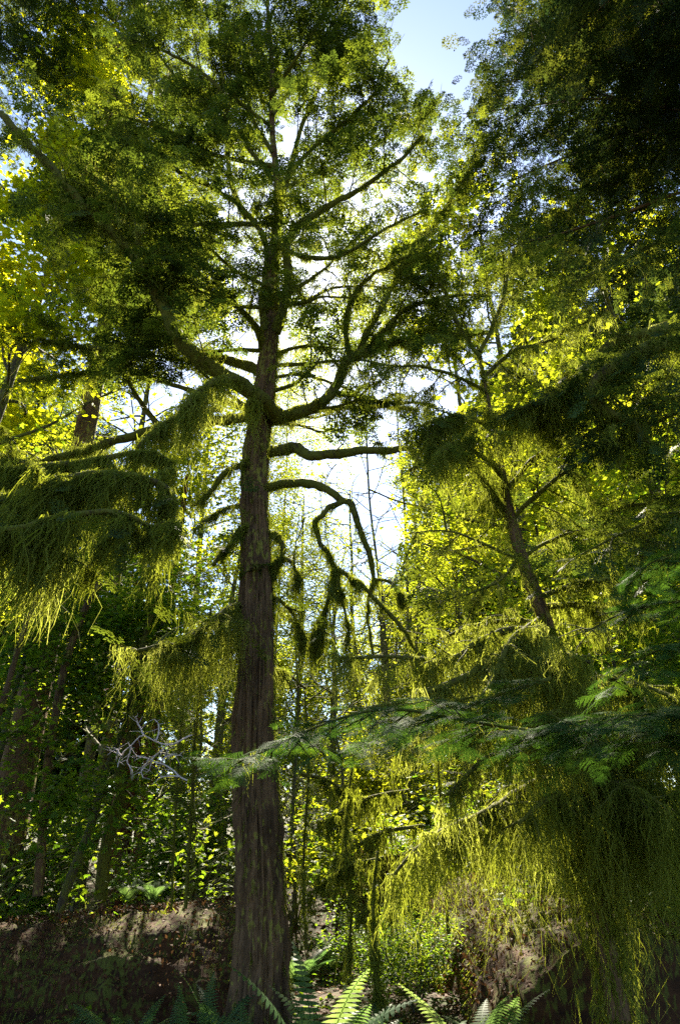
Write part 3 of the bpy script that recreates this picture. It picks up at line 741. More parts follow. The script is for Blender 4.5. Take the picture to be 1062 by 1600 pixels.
def edge_tree():
    """tree just outside the right edge whose arched limbs reach in"""
    Y = 5.0
    base = np.array([gx(1900, Y), Y, 0])
    root = empty("mossy_hemlock_tree", base, "hemlock at the right edge, its thick moss-topped limb arching above the leaning tree", "tree")
    g = G(); T = np.array([base, base + [-.05, 0, 4], base + [-.25, .1, 10]]); P, R = resample(T, 60, [.3, .22, .12])
    tube(g, P, R, 24, .1, 4, .2); g.build("trunk", 'bark', root, True)
    limbs = [([(1620, 600, Y), (1300, 560, Y), (1180, 520, Y), (1062, 516, Y), (1000, 524, Y), (955, 540, Y), (925, 565, Y), (890, 600, Y), (845, 628, Y), (805, 642, Y)], 34, 8, 420, [.3, .45, .55, .5, .45, .3], .5),
             ([(1062, 530, Y), (980, 560, Y - .3), (930, 600, Y - .4), (940, 640, Y - .4), (985, 660, Y - .4), (1002, 690, Y - .4)], 26, 8, 500, [.35, .4, .3, .25], .4),
             ([(1620, 740, Y), (1300, 700, Y), (1150, 640, Y), (1062, 620, Y), (980, 640, Y), (900, 690, Y)], 12, 4, 90, [.25, .25], .8),
             ([(1620, 460, Y), (1300, 420, Y + .5), (1150, 380, Y + .5), (1062, 370, Y + .4), (980, 400, Y + .3), (900, 440, Y + .2)], 14, 4, 60, [.25, .25], .9),
             ([(1620, 900, Y), (1300, 860, Y), (1150, 820, Y), (1062, 800, Y), (980, 830, Y), (900, 870, Y)], 9, 3, 60, [.25, .25], .8)]
    cr = G()
    for path, w0, w1, dens, ml, tl in limbs:
        pp = pix(path); P, R = resample(pp, 60, np.linspace(pw(w0, pp[0]), pw(w1, pp[-1]), len(pp)))
        g = G(); tube(g, P, R, 12, .3, 9); tw = side_twigs(P, 16, tl, up=0, droop=.6, t0=.2); sub = []
        for q in tw:
            tube(g, q, np.linspace(.010, .003, len(q)), 4)
            for q2 in side_twigs(q, 3, tl * .5, up=.0, droop=.3, seg=4): tube(g, q2, np.linspace(.004, .002, len(q2)), 3); sub.append(q2)
        br = g.build("branch", 'branch', root, True)
        m = G(); moss_on(m, P, R, dens, ml, .0048, fuzz=420)
        for q in tw: moss_on(m, q, .008, 60, .18, .004, fuzz=40)
        m.build("hanging_moss", 'moss', br)
        A, X = along(tw + sub, .09, .02); sprays(cr, A, X, rng.uniform(.12, .26, len(A)), SPR_MID, .4)
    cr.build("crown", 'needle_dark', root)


edge_tree()


# ------------------------------------------------------------------ near hemlock boughs reaching in from the right
def bough(path, w, n, tl, label, base_px, smin=.22, smax=.36, moss=40):
    pp = pix(path); P, R = resample(pp, 50, np.linspace(pw(w, pp[0]), .003, len(pp)))
    o = empty("hemlock_bough", P[0], label, "branch", "hemlock boughs reaching in from the right")
    g = G(); tube(g, P, R, 8, .2, 20)
    tw = side_twigs(P, n, tl, up=.0, spread=.9, droop=.3, t0=.05, wig=.06, fwd=.9); sub = []
    tw += [q for p in list(tw) for q in side_twigs(p, 3, tl * .45, up=0, droop=.35, t0=.2, wig=.06, fwd=.8, seg=4)]
    for q in tw:
        tube(g, q, np.linspace(.004, .0015, len(q)), 4)
    g.build("stem", 'branch', o, True)
    g = G(); A, X = along(tw + [P], .055, .006, .05); k = np.argsort(A[:, 0]); m_ = norm(X); m_[:, 2] *= .35
    S = rng.uniform(smin, smax, len(A)) * .55
    sprays(g, A, m_, S, SPR_NEAR, .16); g.build("needles", 'needle_near', o)
    m = G(); moss_on(m, P, R, moss, .12, .0025, fuzz=60); m.build("hanging_moss", 'moss', o)


bough([(1300, 1190, 3.3), (1150, 1160, 3.2), (1062, 1150, 3.15), (980, 1140, 3.1), (900, 1143, 3.05), (820, 1140, 3.0), (740, 1128, 3.0), (660, 1113, 3.0), (600, 1108, 3.0), (540, 1120, 3.0), (480, 1142, 3.0), (420, 1170, 3.0), (372, 1192, 3.0)], 8, 34, .30,
      "longest dark green hemlock bough, crossing in front of the great trunk", 1300)
bough([(1300, 1160, 2.9), (1150, 1125, 2.9), (1062, 1118, 2.9), (990, 1116, 2.9), (920, 1125, 2.9), (860, 1138, 2.9)], 7, 20, .26,
      "silvery hemlock bough lying just above the longest bough near the frame's right edge", 1300)
bough([(1300, 830, 3.4), (1150, 850, 3.4), (1085, 862, 3.4), (1040, 868, 3.4), (1000, 890, 3.4)], 7, 14, .24, "highest of the dark green hemlock boughs at the right edge", 1300)
bough([(1300, 960, 3.4), (1180, 950, 3.4), (1062, 940, 3.4), (980, 955, 3.4), (910, 990, 3.4)], 7, 20, .30, "hemlock bough with pale tips, second from the top at the right edge", 1300)
bough([(1300, 1030, 3.2), (1180, 1010, 3.2), (1100, 1000, 3.2), (1030, 1015, 3.2), (985, 1040, 3.2)], 6, 14, .25, "small drooping hemlock bough, third from the top at the right edge", 1300)
bough([(860, 1060, 4.3), (780, 1085, 4.2), (700, 1115, 4.2), (640, 1130, 4.1), (560, 1165, 4.0)], 6, 16, .30, "pale green hemlock bough behind the longest bough, below the moss fringe", 1300, moss=120)


# ------------------------------------------------------------------ tree builders for the forest behind
def branch_out(g, base, H, lean, r0, n, h0, reach, seg=5, sides=5, subs=4, rise=.5, mat_rough=.1, amp=.25):
    """trunk and limbs of a broadleaf tree; returns twig tips and sub paths"""
    k = 9; u = np.linspace(0, 1, k)
    T = np.stack([base[0] + lean[0] * u ** 1.2 * H + amp * np.cumsum(rng.normal(size=k)) * .3 * (u > 0), base[1] + lean[1] * u * H + amp * np.cumsum(rng.normal(size=k)) * .3 * (u > 0), base[2] - .2 + u * H], -1)
    P, R = resample(T, 40, r0 * (1 - u * .85)); tube(g, P, R, 12, .1, 4)
    tips = []
    for i in range(n):
        t = h0 + (1 - h0) * (i + random.random()) / n
        b = np.array([np.interp(t, np.linspace(0, 1, 40), P[:, c]) for c in range(3)])
        az = i * 2.4 + random.uniform(-.4, .4); L = reach * (1.15 - .75 * t) * random.uniform(.7, 1.2)
        d = norm(np.array([math.cos(az), math.sin(az), rise * random.uniform(.4, 1.3)]))
        pts = [b]
        for j in range(seg):
            d = norm(d + rng.normal(size=3) * .16 + np.array([0, 0, .04])); pts.append(pts[-1] + d * L / seg)
        Q, RQ = resample(np.array(pts), 14, np.linspace(r0 * .32 * (1.1 - .7 * t), .012, len(pts))); tube(g, Q, RQ, 6)
        for q in side_twigs(Q, subs, L * .45, up=.15, droop=.05, t0=.25, seg=4, wig=.2):
            tube(g, q, np.linspace(.014, .004, len(q)), 3); tips += [q[-1], q[-2], q[-3]]
        tips += [Q[-1], Q[-4]]
    return np.array(tips), P


def broadleaf(name, base, H, lean, r0, n, h0, reach, tmpl, mat, lsz, per, label, cat="tree", group=None, sig=(.45, .45, .16), bark='bark_grey', gaps=.55, **kw):
    root = empty(name, base, label, cat, group)
    g = G(); tips, P = branch_out(g, base, H, lean, r0, n, h0, reach, **kw)
    tr = g.build("trunk", bark, root, True)
    c = np.repeat(tips, per, 0); Q = c + rng.normal(size=c.shape) * np.array(sig)
    g = G(); leaves(g, Q, rng.uniform(.6, 1.2, len(Q)) * lsz, tmpl, .45, .1, gaps); g.build("crown", mat, root)
    return root


def conifer(name, base, H, label, r0=.25, spread=2.6, nb=90, h0=.12, mat='needle_dark', group=None, moss=0, lean=0.0, tmpl=None, step=.26, ss=(.5, .9), bark='bark', cat="tree"):
    root = empty(name, base, label, cat, group)
    u = np.linspace(0, 1, 9); T = np.stack([base[0] + lean * u * H, base[1] + 0 * u, base[2] - .2 + u * H], -1)
    P, R = resample(T, 50, r0 * (1 - .93 * u)); g = G(); tube(g, P, R, 14, .08, 4, .1)
    paths = []
    for i in range(nb):
        t = h0 + (.98 - h0) * (i + random.random()) / nb
        b = np.array([np.interp(t, np.linspace(0, 1, 50), P[:, c]) for c in range(3)])
        az = i * 2.39996; L = spread * (1.02 - t) ** .7 * random.uniform(.6, 1.15) + .2
        d = np.array([math.cos(az), math.sin(az), .12]); pts = [b]
        for j in range(5):
            d = norm(d + np.array([0, 0, -.09]) + rng.normal(size=3) * .07); pts.append(pts[-1] + d * L / 5)
        pts = np.array(pts); tube(g, pts, np.linspace(.03 * (1.2 - t), .006, 6), 4); paths.append(pts)
        for q in side_twigs(pts, max(3, int(L * 3.2)), L * .38, up=-.05, droop=.3, t0=.2, seg=3): paths.append(q)
    tr = g.build("trunk", bark, root, True)
    A, X = along(paths, step, .03, .25)
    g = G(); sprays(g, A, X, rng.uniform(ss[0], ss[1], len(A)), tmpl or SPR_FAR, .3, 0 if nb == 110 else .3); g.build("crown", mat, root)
    if moss:
        g = G()
        for p in paths: moss_on(g, p, .01, moss, .35, .009, fuzz=0)
        g.build("hanging_moss", 'moss', root)
    return root


def put(o, x, y, rz, s, label=None, group=None, first=False):
    c = o if first else copy_tree(o)
    c.location = (x, y, float(ground_z(x, y))); c.rotation_euler = (0, 0, rz); c.scale = (s, s, s * random.uniform(.95, 1.08))
    if label: c['label'] = label
    if group: c['group'] = group
    return c


# far conifers: three builds, copied
FARG = "tall dark conifers far behind the great hemlock"
FARL = "tall dark conifer standing in the far forest behind the broadleaf trees"
protos = [conifer("tall_conifer", np.array([0, 60. + 8 * k, 0]), 26, FARL, .34, 3.4, 110, .10, 'needle_dark', FARG, ss=(.7, 1.2), step=.34) for k in range(3)]
far = [(-620, 24, .9), (-520, 30, 1.1), (-430, 20, .72), (-350, 27, 1.0), (-270, 33, 1.15), (-190, 22, .78), (-110, 30, .95), (-40, 24, .70), (30, 33, .9), (90, 27, .62), (150, 34, .62), (215, 29, .42), (280, 36, .40), (350, 30, .30), (420, 36, .34), (485, 30, .27), (560, 36, .32), (630, 30, .42), (690, 34, .62),
       (760, 28, .66), (820, 34, .9), (880, 24, .74), (950, 30, 1.0), (1020, 26, .9), (1090, 33, 1.15), (1160, 22, .85), (1240, 28, 1.05), (1330, 24, 1.0), (1430, 30, 1.2), (1540, 25, 1.05), (-800, 32, 1.1), (1750, 32, 1.2)]
for i, (px, Y, s) in enumerate(far):
    put(protos[i % 3], gx(px, Y), Y, random.random() * 6.28, s, first=i < 3)

# broadleaf trees of the middle distance, each its own build
def btree(px, Y, H, label, mat='alder', lsz=.085, per=60, n=16, reach=3.0, h0=.25, lean=(0, 0), tmpl=RHOMB, r0=.14, name="alder_tree", **kw):
    x = gx(px, Y); return broadleaf(name, np.array([x, Y, float(ground_z(x, Y))]), H, lean, r0, n, h0, reach, tmpl, mat, lsz, per, label, **kw)


btree(760, 14, 9.5, "slim pale alder whose sunlit yellow-green crown fills the space right of the drooping limb", n=22, reach=2.2, per=80, h0=.15, lsz=.07)
btree(880, 12, 15.5, "tall maple with bright green layered leaves, upper right behind the leaning mossy tree", 'maple', .13, 40, 24, 3.4, .3, tmpl=MAPLE, name="maple_tree", lean=(.0, 0))
btree(1120, 10.5, 14, "broad maple at the right edge, lit from behind, below the overhead dark foliage", 'maple', .12, 44, 24, 3.2, .25, tmpl=MAPLE, name="maple_tree", lean=(0, 0))
btree(1010, 16, 12, "dense alder filling the gap between the two maples on the right", 'alder', .10, 70, 22, 3.2, .15)
btree(510, 17, 7.2, "low bright alder directly behind the great trunk's right side", 'alder', .08, 80, 20, 2.4, .12)
btree(545, 13, 8.6, "sparse young alder whose thin crown is seen against the white sky beneath the sun", 'alder', .06, 40, 20, 1.7, .25, r0=.035)
btree(455, 12, 7.4, "sparse young alder against the great trunk's right edge below the sun", 'alder', .06, 40, 18, 1.5, .25, r0=.035)
btree(770, 15.5, 17.5, "tall sunlit maple behind the crown's right side, pale leaves beside the sun", 'maple', .10, 46, 28, 3.0, .2, tmpl=MAPLE, name="maple_tree", r0=.12)
btree(650, 21, 17.5, "tall thin alder far behind the drooping crooked limb, pale and sunlit", 'alder', .10, 60, 34, 2.4, .14, r0=.08, gaps=.4)
btree(110, 15.5, 19, "tall sunlit alder whose crown backs the long left limbs", 'alder', .09, 70, 28, 3.2, .2)
btree(270, 18, 18, "tall slim maple just left of the great trunk, glimpsed between its limbs", 'maple', .11, 40, 26, 2.6, .25, tmpl=MAPLE, name="maple_tree", r0=.12)
btree(430, 22, 21, "tallest thin alder, right behind the great trunk", 'alder', .09, 60, 36, 2.4, .18, r0=.05, gaps=.4)
btree(590, 19, 19.5, "tall lacy alder behind the sun's side of the great tree, washed out by the light", 'alder', .08, 60, 44, 2.6, .14, r0=.06, gaps=.35)
btree(455, 23, 12.5, "dense glowing alder far back beside the great trunk", 'alder', .11, 150, 26, 3.4, .06, gaps=.1)
btree(560, 25, 13.2, "dense glowing alder far back in the middle of the sunny gap", 'alder', .11, 150, 26, 3.6, .06, gaps=.1)
btree(660, 23, 13.5, "dense glowing alder far back on the gap's right side", 'alder', .11, 150, 26, 3.6, .06, gaps=.1)
btree(350, 21, 12.0, "dense glowing alder far back left of the great trunk", 'alder', .11, 110, 24, 3.2, .06, gaps=.3)
btree(600, 19, 7.5, "low sunlit alder seen beneath the drooping crooked limb", 'maple', .08, 80, 20, 2.4, .12)
btree(330, 16, 9.0, "bright alder just left of the great trunk", 'alder', .085, 80, 22, 2.6, .12)
btree(140, 13.6, 10.5, "yellow-green maple behind the long left limb", 'maple', .11, 46, 22, 2.8, .2, tmpl=MAPLE, name="maple_tree")
btree(30, 15, 12.5, "tall alder behind the moss curtain on the left", 'alder', .09, 70, 24, 3.0, .15)
btree(-200, 9.5, 17.5, "big-leaved maple with glowing yellow crown in the upper left corner", 'maple_yellow', .10, 120, 26, 2.8, .42, tmpl=MAPLE, name="maple_tree", lean=(.04, 0))
btree(-330, 16, 16, "dark tall alder at the far left edge behind the yellow maple", 'alder', .10, 80, 26, 3.6, .2)
btree(-60, 9.0, 7.0, "leafy young maple with thin leaning trunk, low on the left side", 'shrub', .09, 60, 18, 1.7, .25, tmpl=MAPLE, name="maple_tree", r0=.07, lean=(.08, 0))
btree(110, 9.5, 5.2, "dark leaning young tree left of the bleached twigs", 'shrub', .08, 50, 16, 1.5, .3, tmpl=MAPLE, name="maple_tree", r0=.07, lean=(.14, 0))
btree(285, 11.6, 5.0, "young tree with small bright leaves behind the bleached twigs", 'shrub', .07, 60, 16, 1.5, .2, r0=.05)
btree(1000, 9, 5.5, "dark leafy young maple behind the right-hand moss curtains", 'shrub', .08, 60, 18, 1.6, .15, tmpl=MAPLE, name="maple_tree", r0=.05)
btree(1180, 8, 6.5, "leafy young tree at the right edge behind the small hemlock boughs", 'shrub', .08, 60, 18, 1.8, .2, r0=.05)


# overhead conifers whose lower boughs close the upper corners
def overhead(px, py, Y, H, label, L, az0, az1, nb, mat, lo=.50):
    """conifer whose trunk stands out of frame; boughs between z limits spread over the viewer"""
    p = at(px, py, Y); base = np.array([p[0], p[1], 0.0])
    root = empty("overhanging_hemlock_tree", base, label, "tree")
    u = np.linspace(0, 1, 6); T = np.stack([base[0] + 0 * u, base[1] + 0 * u, u * H], -1); P, R = resample(T, 40, .3 * (1 - .9 * u))
    g = G(); tube(g, P, R, 16, .1, 4, .15); paths = []
    for i in range(nb):
        z = H * (lo + (.98 - lo) * (i + random.random()) / nb); az = random.uniform(az0, az1)
        d = np.array([math.cos(az), math.sin(az), .1]); l = L * random.uniform(.55, 1.1) * (1.5 - z / H); pts = [np.array([base[0], base[1], z])]
        for j in range(6):
            d = norm(d + np.array([0, 0, -.05]) + rng.normal(size=3) * .09); pts.append(pts[-1] + d * l / 6)
        pts = np.array(pts); tube(g, pts, np.linspace(.04, .008, 7), 5)
        for q in side_twigs(pts, 12, l * .35, up=.0, droop=.25, t0=.15, seg=4):
            tube(g, q, np.linspace(.009, .003, len(q)), 3); paths.append(q)
            paths += side_twigs(q, 4, l * .14, up=0, droop=.2, seg=3)
    g.build("trunk", 'bark', root, True)
    A, X = along(paths, .10, .02, .1); g = G(); sprays(g, A, X, rng.uniform(.18, .34, len(A)), SPR_MID, .35); g.build("crown", mat, root)


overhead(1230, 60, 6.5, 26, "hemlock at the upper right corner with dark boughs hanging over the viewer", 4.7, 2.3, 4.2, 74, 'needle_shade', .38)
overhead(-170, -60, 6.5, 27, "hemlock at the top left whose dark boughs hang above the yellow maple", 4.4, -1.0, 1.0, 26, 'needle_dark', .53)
overhead(225, 200, 10.5, 21, "hemlock behind the great tree's top, fine twigs against the blue sky", 2.6, 0, 6.28, 26, 'needle')


# ------------------------------------------------------------------ logs, forest floor, ferns, shrubs, stems
def make_log(name, A, B, r0, r1, label, bend=.15, moss=900):
    """old fallen log lying on the ground"""
    P = np.array([A, (np.array(A) + B) / 2 + [0, bend, 0], B]); P, R = resample(P, 180, [r0, (r0 + r1) / 2, r1])
    root = empty(name, P[90] * [1, 1, 0], label, "log")
    g = G(); T = norm(np.gradient(P, axis=0)); sides = 90
    D = tube(g, P, R, sides, .09, 1.3, .10); g.build("log_body", 'log', root, True)
    g = G(); n = moss * 12; i = rng.integers(2, 178, n); a = rng.integers(0, sides, n); d = D[i, a]
    k = (d[:, 2] > -.1) & (vnoise(P[i] * 2.2 + d) + d[:, 2] * .5 > .12); i, d = i[k], d[k]
    strands(g, P[i] + d * R[i][:, None] * 1.02, rng.uniform(.03, .14, len(i)), .006, seg=3, lean=d * .7, barb=.3); g.build("log_moss", 'moss', root)
    g = G(); n = 15000; i = rng.integers(2, 178, n); a = rng.integers(0, sides, n); d = D[i, a]; k = d[:, 2] > -.2; i, d = i[k], d[k]
    inst(g, *RHOMB, frames(rdir(len(i)), d + rng.normal(size=d.shape) * .35), P[i] + d * (R[i][:, None] * 1.07), rng.uniform(.015, .055, len(i))); g.build("litter", 'litter', root)
    return root


LY = 8.3
pA = at(-260, 1475, LY); pB = at(345, 1395, LY + .3)
make_log("fallen_log", (pA[0], LY, pA[2] - 1.22), (gx(405, LY + .4), LY + .4, pB[2] - 1.35), 1.2, 1.22, "long rotting nurse log lying left of the great trunk, brown litter on top")
make_log("fallen_log", (gx(740, 9.8), 9.8, .22), (gx(960, 5.9), 5.9, .02), .85, .95, "huge rounded rotting log on the right, covered in reddish litter")
make_log("fallen_log", (gx(560, 12.5), 12.5, 1.05), (gx(780, 11), 11.0, .85), .28, .34, "smaller log on the rise behind, with bare reddish bark beneath bright ferns", moss=300)


def frond(L, curve, pin=.13, n=30):
    """one sword-fern frond along +x rising and arching; flat paired leaflets"""
    t = np.linspace(0, 1, n); ang = curve[0] + (curve[1] - curve[0]) * t
    x = np.concatenate([[0], np.cumsum(np.cos(ang[:-1]))]) * L / n; z = np.concatenate([[0], np.cumsum(np.sin(ang[:-1]))]) * L / n
    V = []; T = []
    for i in range(n):
        b = len(V); w = .004; V += [(x[i], w, z[i]), (x[i], -w, z[i])]
        if i: T += [(b - pb, b - pb + 1, b + 1)] and [(pb, pb + 1, b + 1), (pb, b + 1, b)]
        pb = b
        if i > 2:
            l = pin * math.sin(min(1, (1 - t[i]) * 1.5 + .06) * math.pi / 2) * min(1, .35 + t[i] * 3); dx, dz = math.cos(ang[i]), math.sin(ang[i])
            for s in (-1, 1):
                b2 = len(V); hw = L / n * .42; l2 = l * random.uniform(.9, 1.08); dr = -.22 * l2
                V += [(x[i] - dx * hw, 0, z[i] - dz * hw), (x[i] + dx * hw, 0, z[i] + dz * hw), (x[i] + dx * (hw * .8 + l2 * .12), s * l2 * .6, z[i] + dz * (hw * .8 + l2 * .12) + dr * .4),
                      (x[i] + dx * l2 * .28, s * l2, z[i] + dz * l2 * .28 + dr), (x[i] - dx * hw * .6 + dx * l2 * .12, s * l2 * .6, z[i] - dz * hw * .6 + dz * l2 * .12 + dr * .4)]
                T += [(b2, b2 + 1, b2 + 2), (b2, b2 + 2, b2 + 4), (b2 + 4, b2 + 2, b2 + 3)]
    return np.array(V, float), np.array(T)


FG = "sword ferns along the bottom of the frame"


def fern(px, Y, L, label, n=11, z=None, up=1.2, face=None, group=FG):
    x = gx(px, Y); gz = float(ground_z(x, Y)) if z is None else z
    o = empty("sword_fern", (x, Y, gz), label, "fern", group)
    for i in range(n):
        az = i * 6.283 / n + random.uniform(-.25, .25)
        a0 = random.uniform(up - .15, up + .2); V, T = frond(L * random.uniform(.75, 1.1), (a0, a0 - random.uniform(.7, 1.5)), .12 * L ** .6)
        roll = random.uniform(-.4, .4); c, s = math.cos(roll), math.sin(roll); V = V @ np.array([[1, 0, 0], [0, c, s], [0, -s, c]])
        c, s = math.cos(az), math.sin(az); V = V @ np.array([[c, s, 0], [-s, c, 0], [0, 0, 1]]) + [x, Y, gz]
        g = G(); g.add(V, tris=T); g.build("frond", 'fern', o)
    return o


fern(498, 5.0, 1.1, "tall upright sword fern just right of the great trunk's foot", 13, up=1.35)
fern(432, 4.9, .95, "sword fern leaning against the right side of the great trunk's foot", 9)
fern(556, 5.2, .88, "sword fern spreading between the tall upright fern and the litter-covered log", 11)
fern(672, 5.2, .9, "sword fern at the bottom in front of the litter-covered right log", 11)
fern(725, 5.4, .9, "yellowish narrow sword fern against the left flank of the right log", 7, up=1.35)
fern(-10, 5.0, .75, "large sword fern in the bottom left corner", 12)
fern(70, 5.0, .66, "low arching sword fern beside the large corner fern", 11)
fern(120, 5.8, .58, "shaded sword fern in front of the left log's dark side", 10, up=1.3)
fern(238, 6.0, .72, "sword fern with lit fronds in front of the middle of the left log", 13, up=1.25)
fern(310, 5.9, .66, "dark sword fern between the left log and the great trunk", 10)
fern(352, 6.1, .72, "upright dark sword fern touching the left side of the great trunk", 8, up=1.4)
fern(180, 5.4, .5, "small sword fern low in front of the left log", 10)
fern(930, 5.0, .7, "shaded sword fern at the bottom right beneath the moss curtains", 9)
fern(214, 8.2, .34, "tiny bright fern growing on top of the left log", 9, z=.92, group="ferns growing on the logs")
fern(250, 8.3, .40, "small fern with pale tips on top of the left log, right of the tiny one", 9, z=.92, group="ferns growing on the logs")
fern(690, 9.0, .6, "bright fern on the rise left of the right log", 10, group="ferns on the rise behind")
fern(590, 11.0, .8, "sunlit fern on the rise straight behind the moss-hung twigs", 12, group="ferns on the rise behind")
fern(655, 11.5, .8, "sunlit fern on the rise beside the bare reddish bark", 12, group="ferns on the rise behind")
fern(520, 10.5, .75, "yellow-lit fern on the rise right of the great trunk", 12, group="ferns on the rise behind")
fern(470, 9.5, .7, "half-shaded fern on the slope close behind the great trunk", 12, group="ferns on the rise behind")
fern(300, 10.0, .8, "fern behind the right end of the left log", 12, group="ferns on the rise behind")


def shrub(px, Y, H, label, mat='shrub', lsz=.07, n=9, per=26, spread=.8, z=None, name="leafy_shrub", tmpl=LEAF):
    x = gx(px, Y); gz = float(ground_z(x, Y)) if z is None else z
    o = empty(name, (x, Y, gz), label, "shrub", "shrubs of the undergrowth")
    g = G(); tips = []
    for i in range(n):
        az = i * 2.4 + random.random(); d = norm(np.array([math.cos(az) * .5, math.sin(az) * .5, 1.0])); pts = [np.array([x, Y, gz - .05])]; l = H * random.uniform(.6, 1.1)
        for j in range(6): d = norm(d + rng.normal(size=3) * .13 + np.array([math.cos(az), math.sin(az), 0]) * .10 * spread); pts.append(pts[-1] + d * l / 6)
        pts = np.array(pts); tube(g, pts, np.linspace(.012, .004, 7), 5)
        for q in side_twigs(pts, 7, H * .28, up=.2, droop=.1, t0=.25, seg=3): tube(g, q, np.linspace(.005, .002, 4), 3); tips += [q[-1], q[-2]]
        tips.append(pts[-1])
    g.build("stems", 'bark_grey', o); c = np.repeat(np.array(tips), per, 0)
    g = G(); leaves(g, c + rng.normal(size=c.shape) * np.array([.11, .11, .05]) * (H ** .5), rng.uniform(.6, 1.2, len(c)) * lsz, tmpl, .45, .1); g.build("foliage", mat, o)
    return o


for a in [(-20, 9.4, 2.6, "tall dense shrub at the left edge behind the log"), (60, 9.8, 2.4, "dense dark shrub behind the left log, second from the edge"), (130, 10.6, 2.8, "shrub with speckled bright leaves behind the middle of the left log"),
          (215, 11.5, 2.4, "shrub beneath the bleached twigs"), (300, 11.0, 2.2, "light green shrub between the thin stems left of the trunk"), (345, 12.5, 2.8, "shrub close behind the great trunk's left edge"),
          (-130, 8.6, 2.8, "shrub mostly beyond the left edge above the log"), (465, 12.5, 2.4, "brightly backlit shrub right of the great trunk"), (540, 13.5, 2.6, "glowing yellow-green shrub in the sunny gap"),
          (620, 14.5, 2.6, "sunlit shrub at the top of the rise"), (700, 12.5, 2.4, "bright shrub on the rise left of the moss curtains"), (780, 11, 2.4, "green shrub on the rise behind the middle of the moss curtains"),
          (860, 9.5, 2.0, "dark green shrub above the right log"), (940, 8.6, 2.0, "shrub right of the right log's crest"), (1040, 8.6, 3.0, "shaded shrub at the right edge behind the hanging moss"),
          (1130, 7.6, 2.6, "shaded shrub at the far right, partly out of view"), (590, 8.6, 1.0, "small shrub with glossy leaves in the dark hollow before the rise"), (640, 7.6, .9, "small shrub against the left flank of the right log"),
          (480, 16, 4.2, "tall sunlit shrub deep in the gap"), (660, 17, 4.5, "tall shrub beneath the pale alder"), (560, 20, 5.0, "large shrub far back in the sunny gap"),
          (430, 14, 4.0, "tall glowing shrub half hidden by the great trunk"), (520, 15, 3.6, "rounded glowing shrub right of the tall thin stems"), (600, 16, 4.6, "tall glowing shrub under the sparse young alder"), (700, 15, 4.2, "glowing shrub left of the curtains, highest on the rise"),
          (750, 13, 3.4, "dense backlit shrub behind the moss fringe"), (380, 13, 3.2, "shrub hidden mostly by the great trunk, its edges glowing")]:
    big = a[2] > 2
    sunny = 440 < a[0] < 720  # big shrubs in the gap take brighter leaves, sunlight put into their colour
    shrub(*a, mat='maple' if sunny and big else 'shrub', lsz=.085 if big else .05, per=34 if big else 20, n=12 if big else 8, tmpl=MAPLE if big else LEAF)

# ground cover: low leaves on the floor and the rise
g = G(); n = 30000; x = rng.uniform(-14, 14, n); y = 7 + 18 * rng.random(n); k = vnoise(np.stack([x, y, 0 * x], -1) * .9) > -.15; x, y = x[k], y[k]
leaves(g, np.stack([x, y, ground_z(x, y) + .02 + .22 * rng.random(len(x)) ** 1.5], -1), rng.uniform(.04, .10, len(x)), LEAF, .5)
tag(g.build("ground_cover", 'shrub'), "low green leaves covering the floor and the rise behind", "ground cover", kind='stuff')


# thin stems, saplings, dead twigs
def stem(path, w0, w1, label, mat='bark_grey', moss=0, ml=.15, name="thin_sapling", twigs=0, tl=.4, foliage=None, group="thin stems around the great trunk", cat="sapling"):
    pp = pix(path); base = np.array(pp[0]); P, R = resample(pp, 60, np.linspace(pw(w0, pp[0]), pw(w1, pp[-1]), len(pp)))
    o = empty(name, base, label, cat, group); g = G(); tube(g, P, R, 7, .15, 9); tw = side_twigs(P, twigs, tl, up=.2, droop=.3, t0=.2) if twigs else []
    for q in tw: tube(g, q, np.linspace(.006, .002, len(q)), 3)
    g.build("stem", mat, o, True)
    if moss:
        m = G(); moss_on(m, P, R, moss, ml, .006, fuzz=60)
        for q in tw: moss_on(m, q, .004, moss * .6, ml * .8, .005, fuzz=20)
        m.build("hanging_moss", 'moss', o)
    if foliage:
        A, X = along(tw, .10, .02); g = G(); sprays(g, A, X, rng.uniform(.12, .24, len(A)), SPR_MID, .35); g.build("crown", foliage, o)
    return o


stem([(158, 1405, 9), (165, 1330, 9), (176, 1285, 9), (190, 1240, 9), (188, 1200, 9), (205, 1150, 9), (212, 1080, 9), (225, 1000, 9), (250, 920, 9)], 22, 8, "crooked mossy tree trunk rising behind the left log", 'branch', 60, .12, "crooked_mossy_tree", 9, .9, 'needle', None, "tree")
stem([(60, 1400, 8.6), (75, 1200, 8.6), (100, 1050, 8.6), (130, 960, 8.6), (160, 900, 8.6)], 16, 9, "slanting dark stem at the left, farther from the trunk", 'bark', 20, .1, twigs=10, tl=.7, foliage='needle_dark')
stem([(-40, 1250, 8), (10, 1080, 8), (40, 980, 8), (80, 890, 8)], 12, 6, "slanting stem crossing the left edge", 'bark', 20, .1, twigs=6, tl=.6, foliage='needle_dark')
stem([(290, 1420, 7.6), (300, 1250, 7.6), (305, 1150, 7.6), (318, 1040, 7.6), (330, 950, 7.6)], 6, 4, "thin vertical stem left of the trunk, the closer one", 'branch', 60, .15, twigs=8, tl=.5, foliage='needle')
stem([(268, 1420, 8), (275, 1250, 8), (285, 1120, 8), (300, 990, 8)], 4, 3, "thinnest vertical stem left of the trunk", 'branch', 40, .12, twigs=7, tl=.5, foliage='needle')
stem([(478, 1480, 7.4), (474, 1350, 7.4), (482, 1200, 7.4), (476, 1080, 7.4)], 5, 3, "thin mossy stem close to the trunk's right edge", 'branch', 90, .18, twigs=8, tl=.45, foliage='needle')
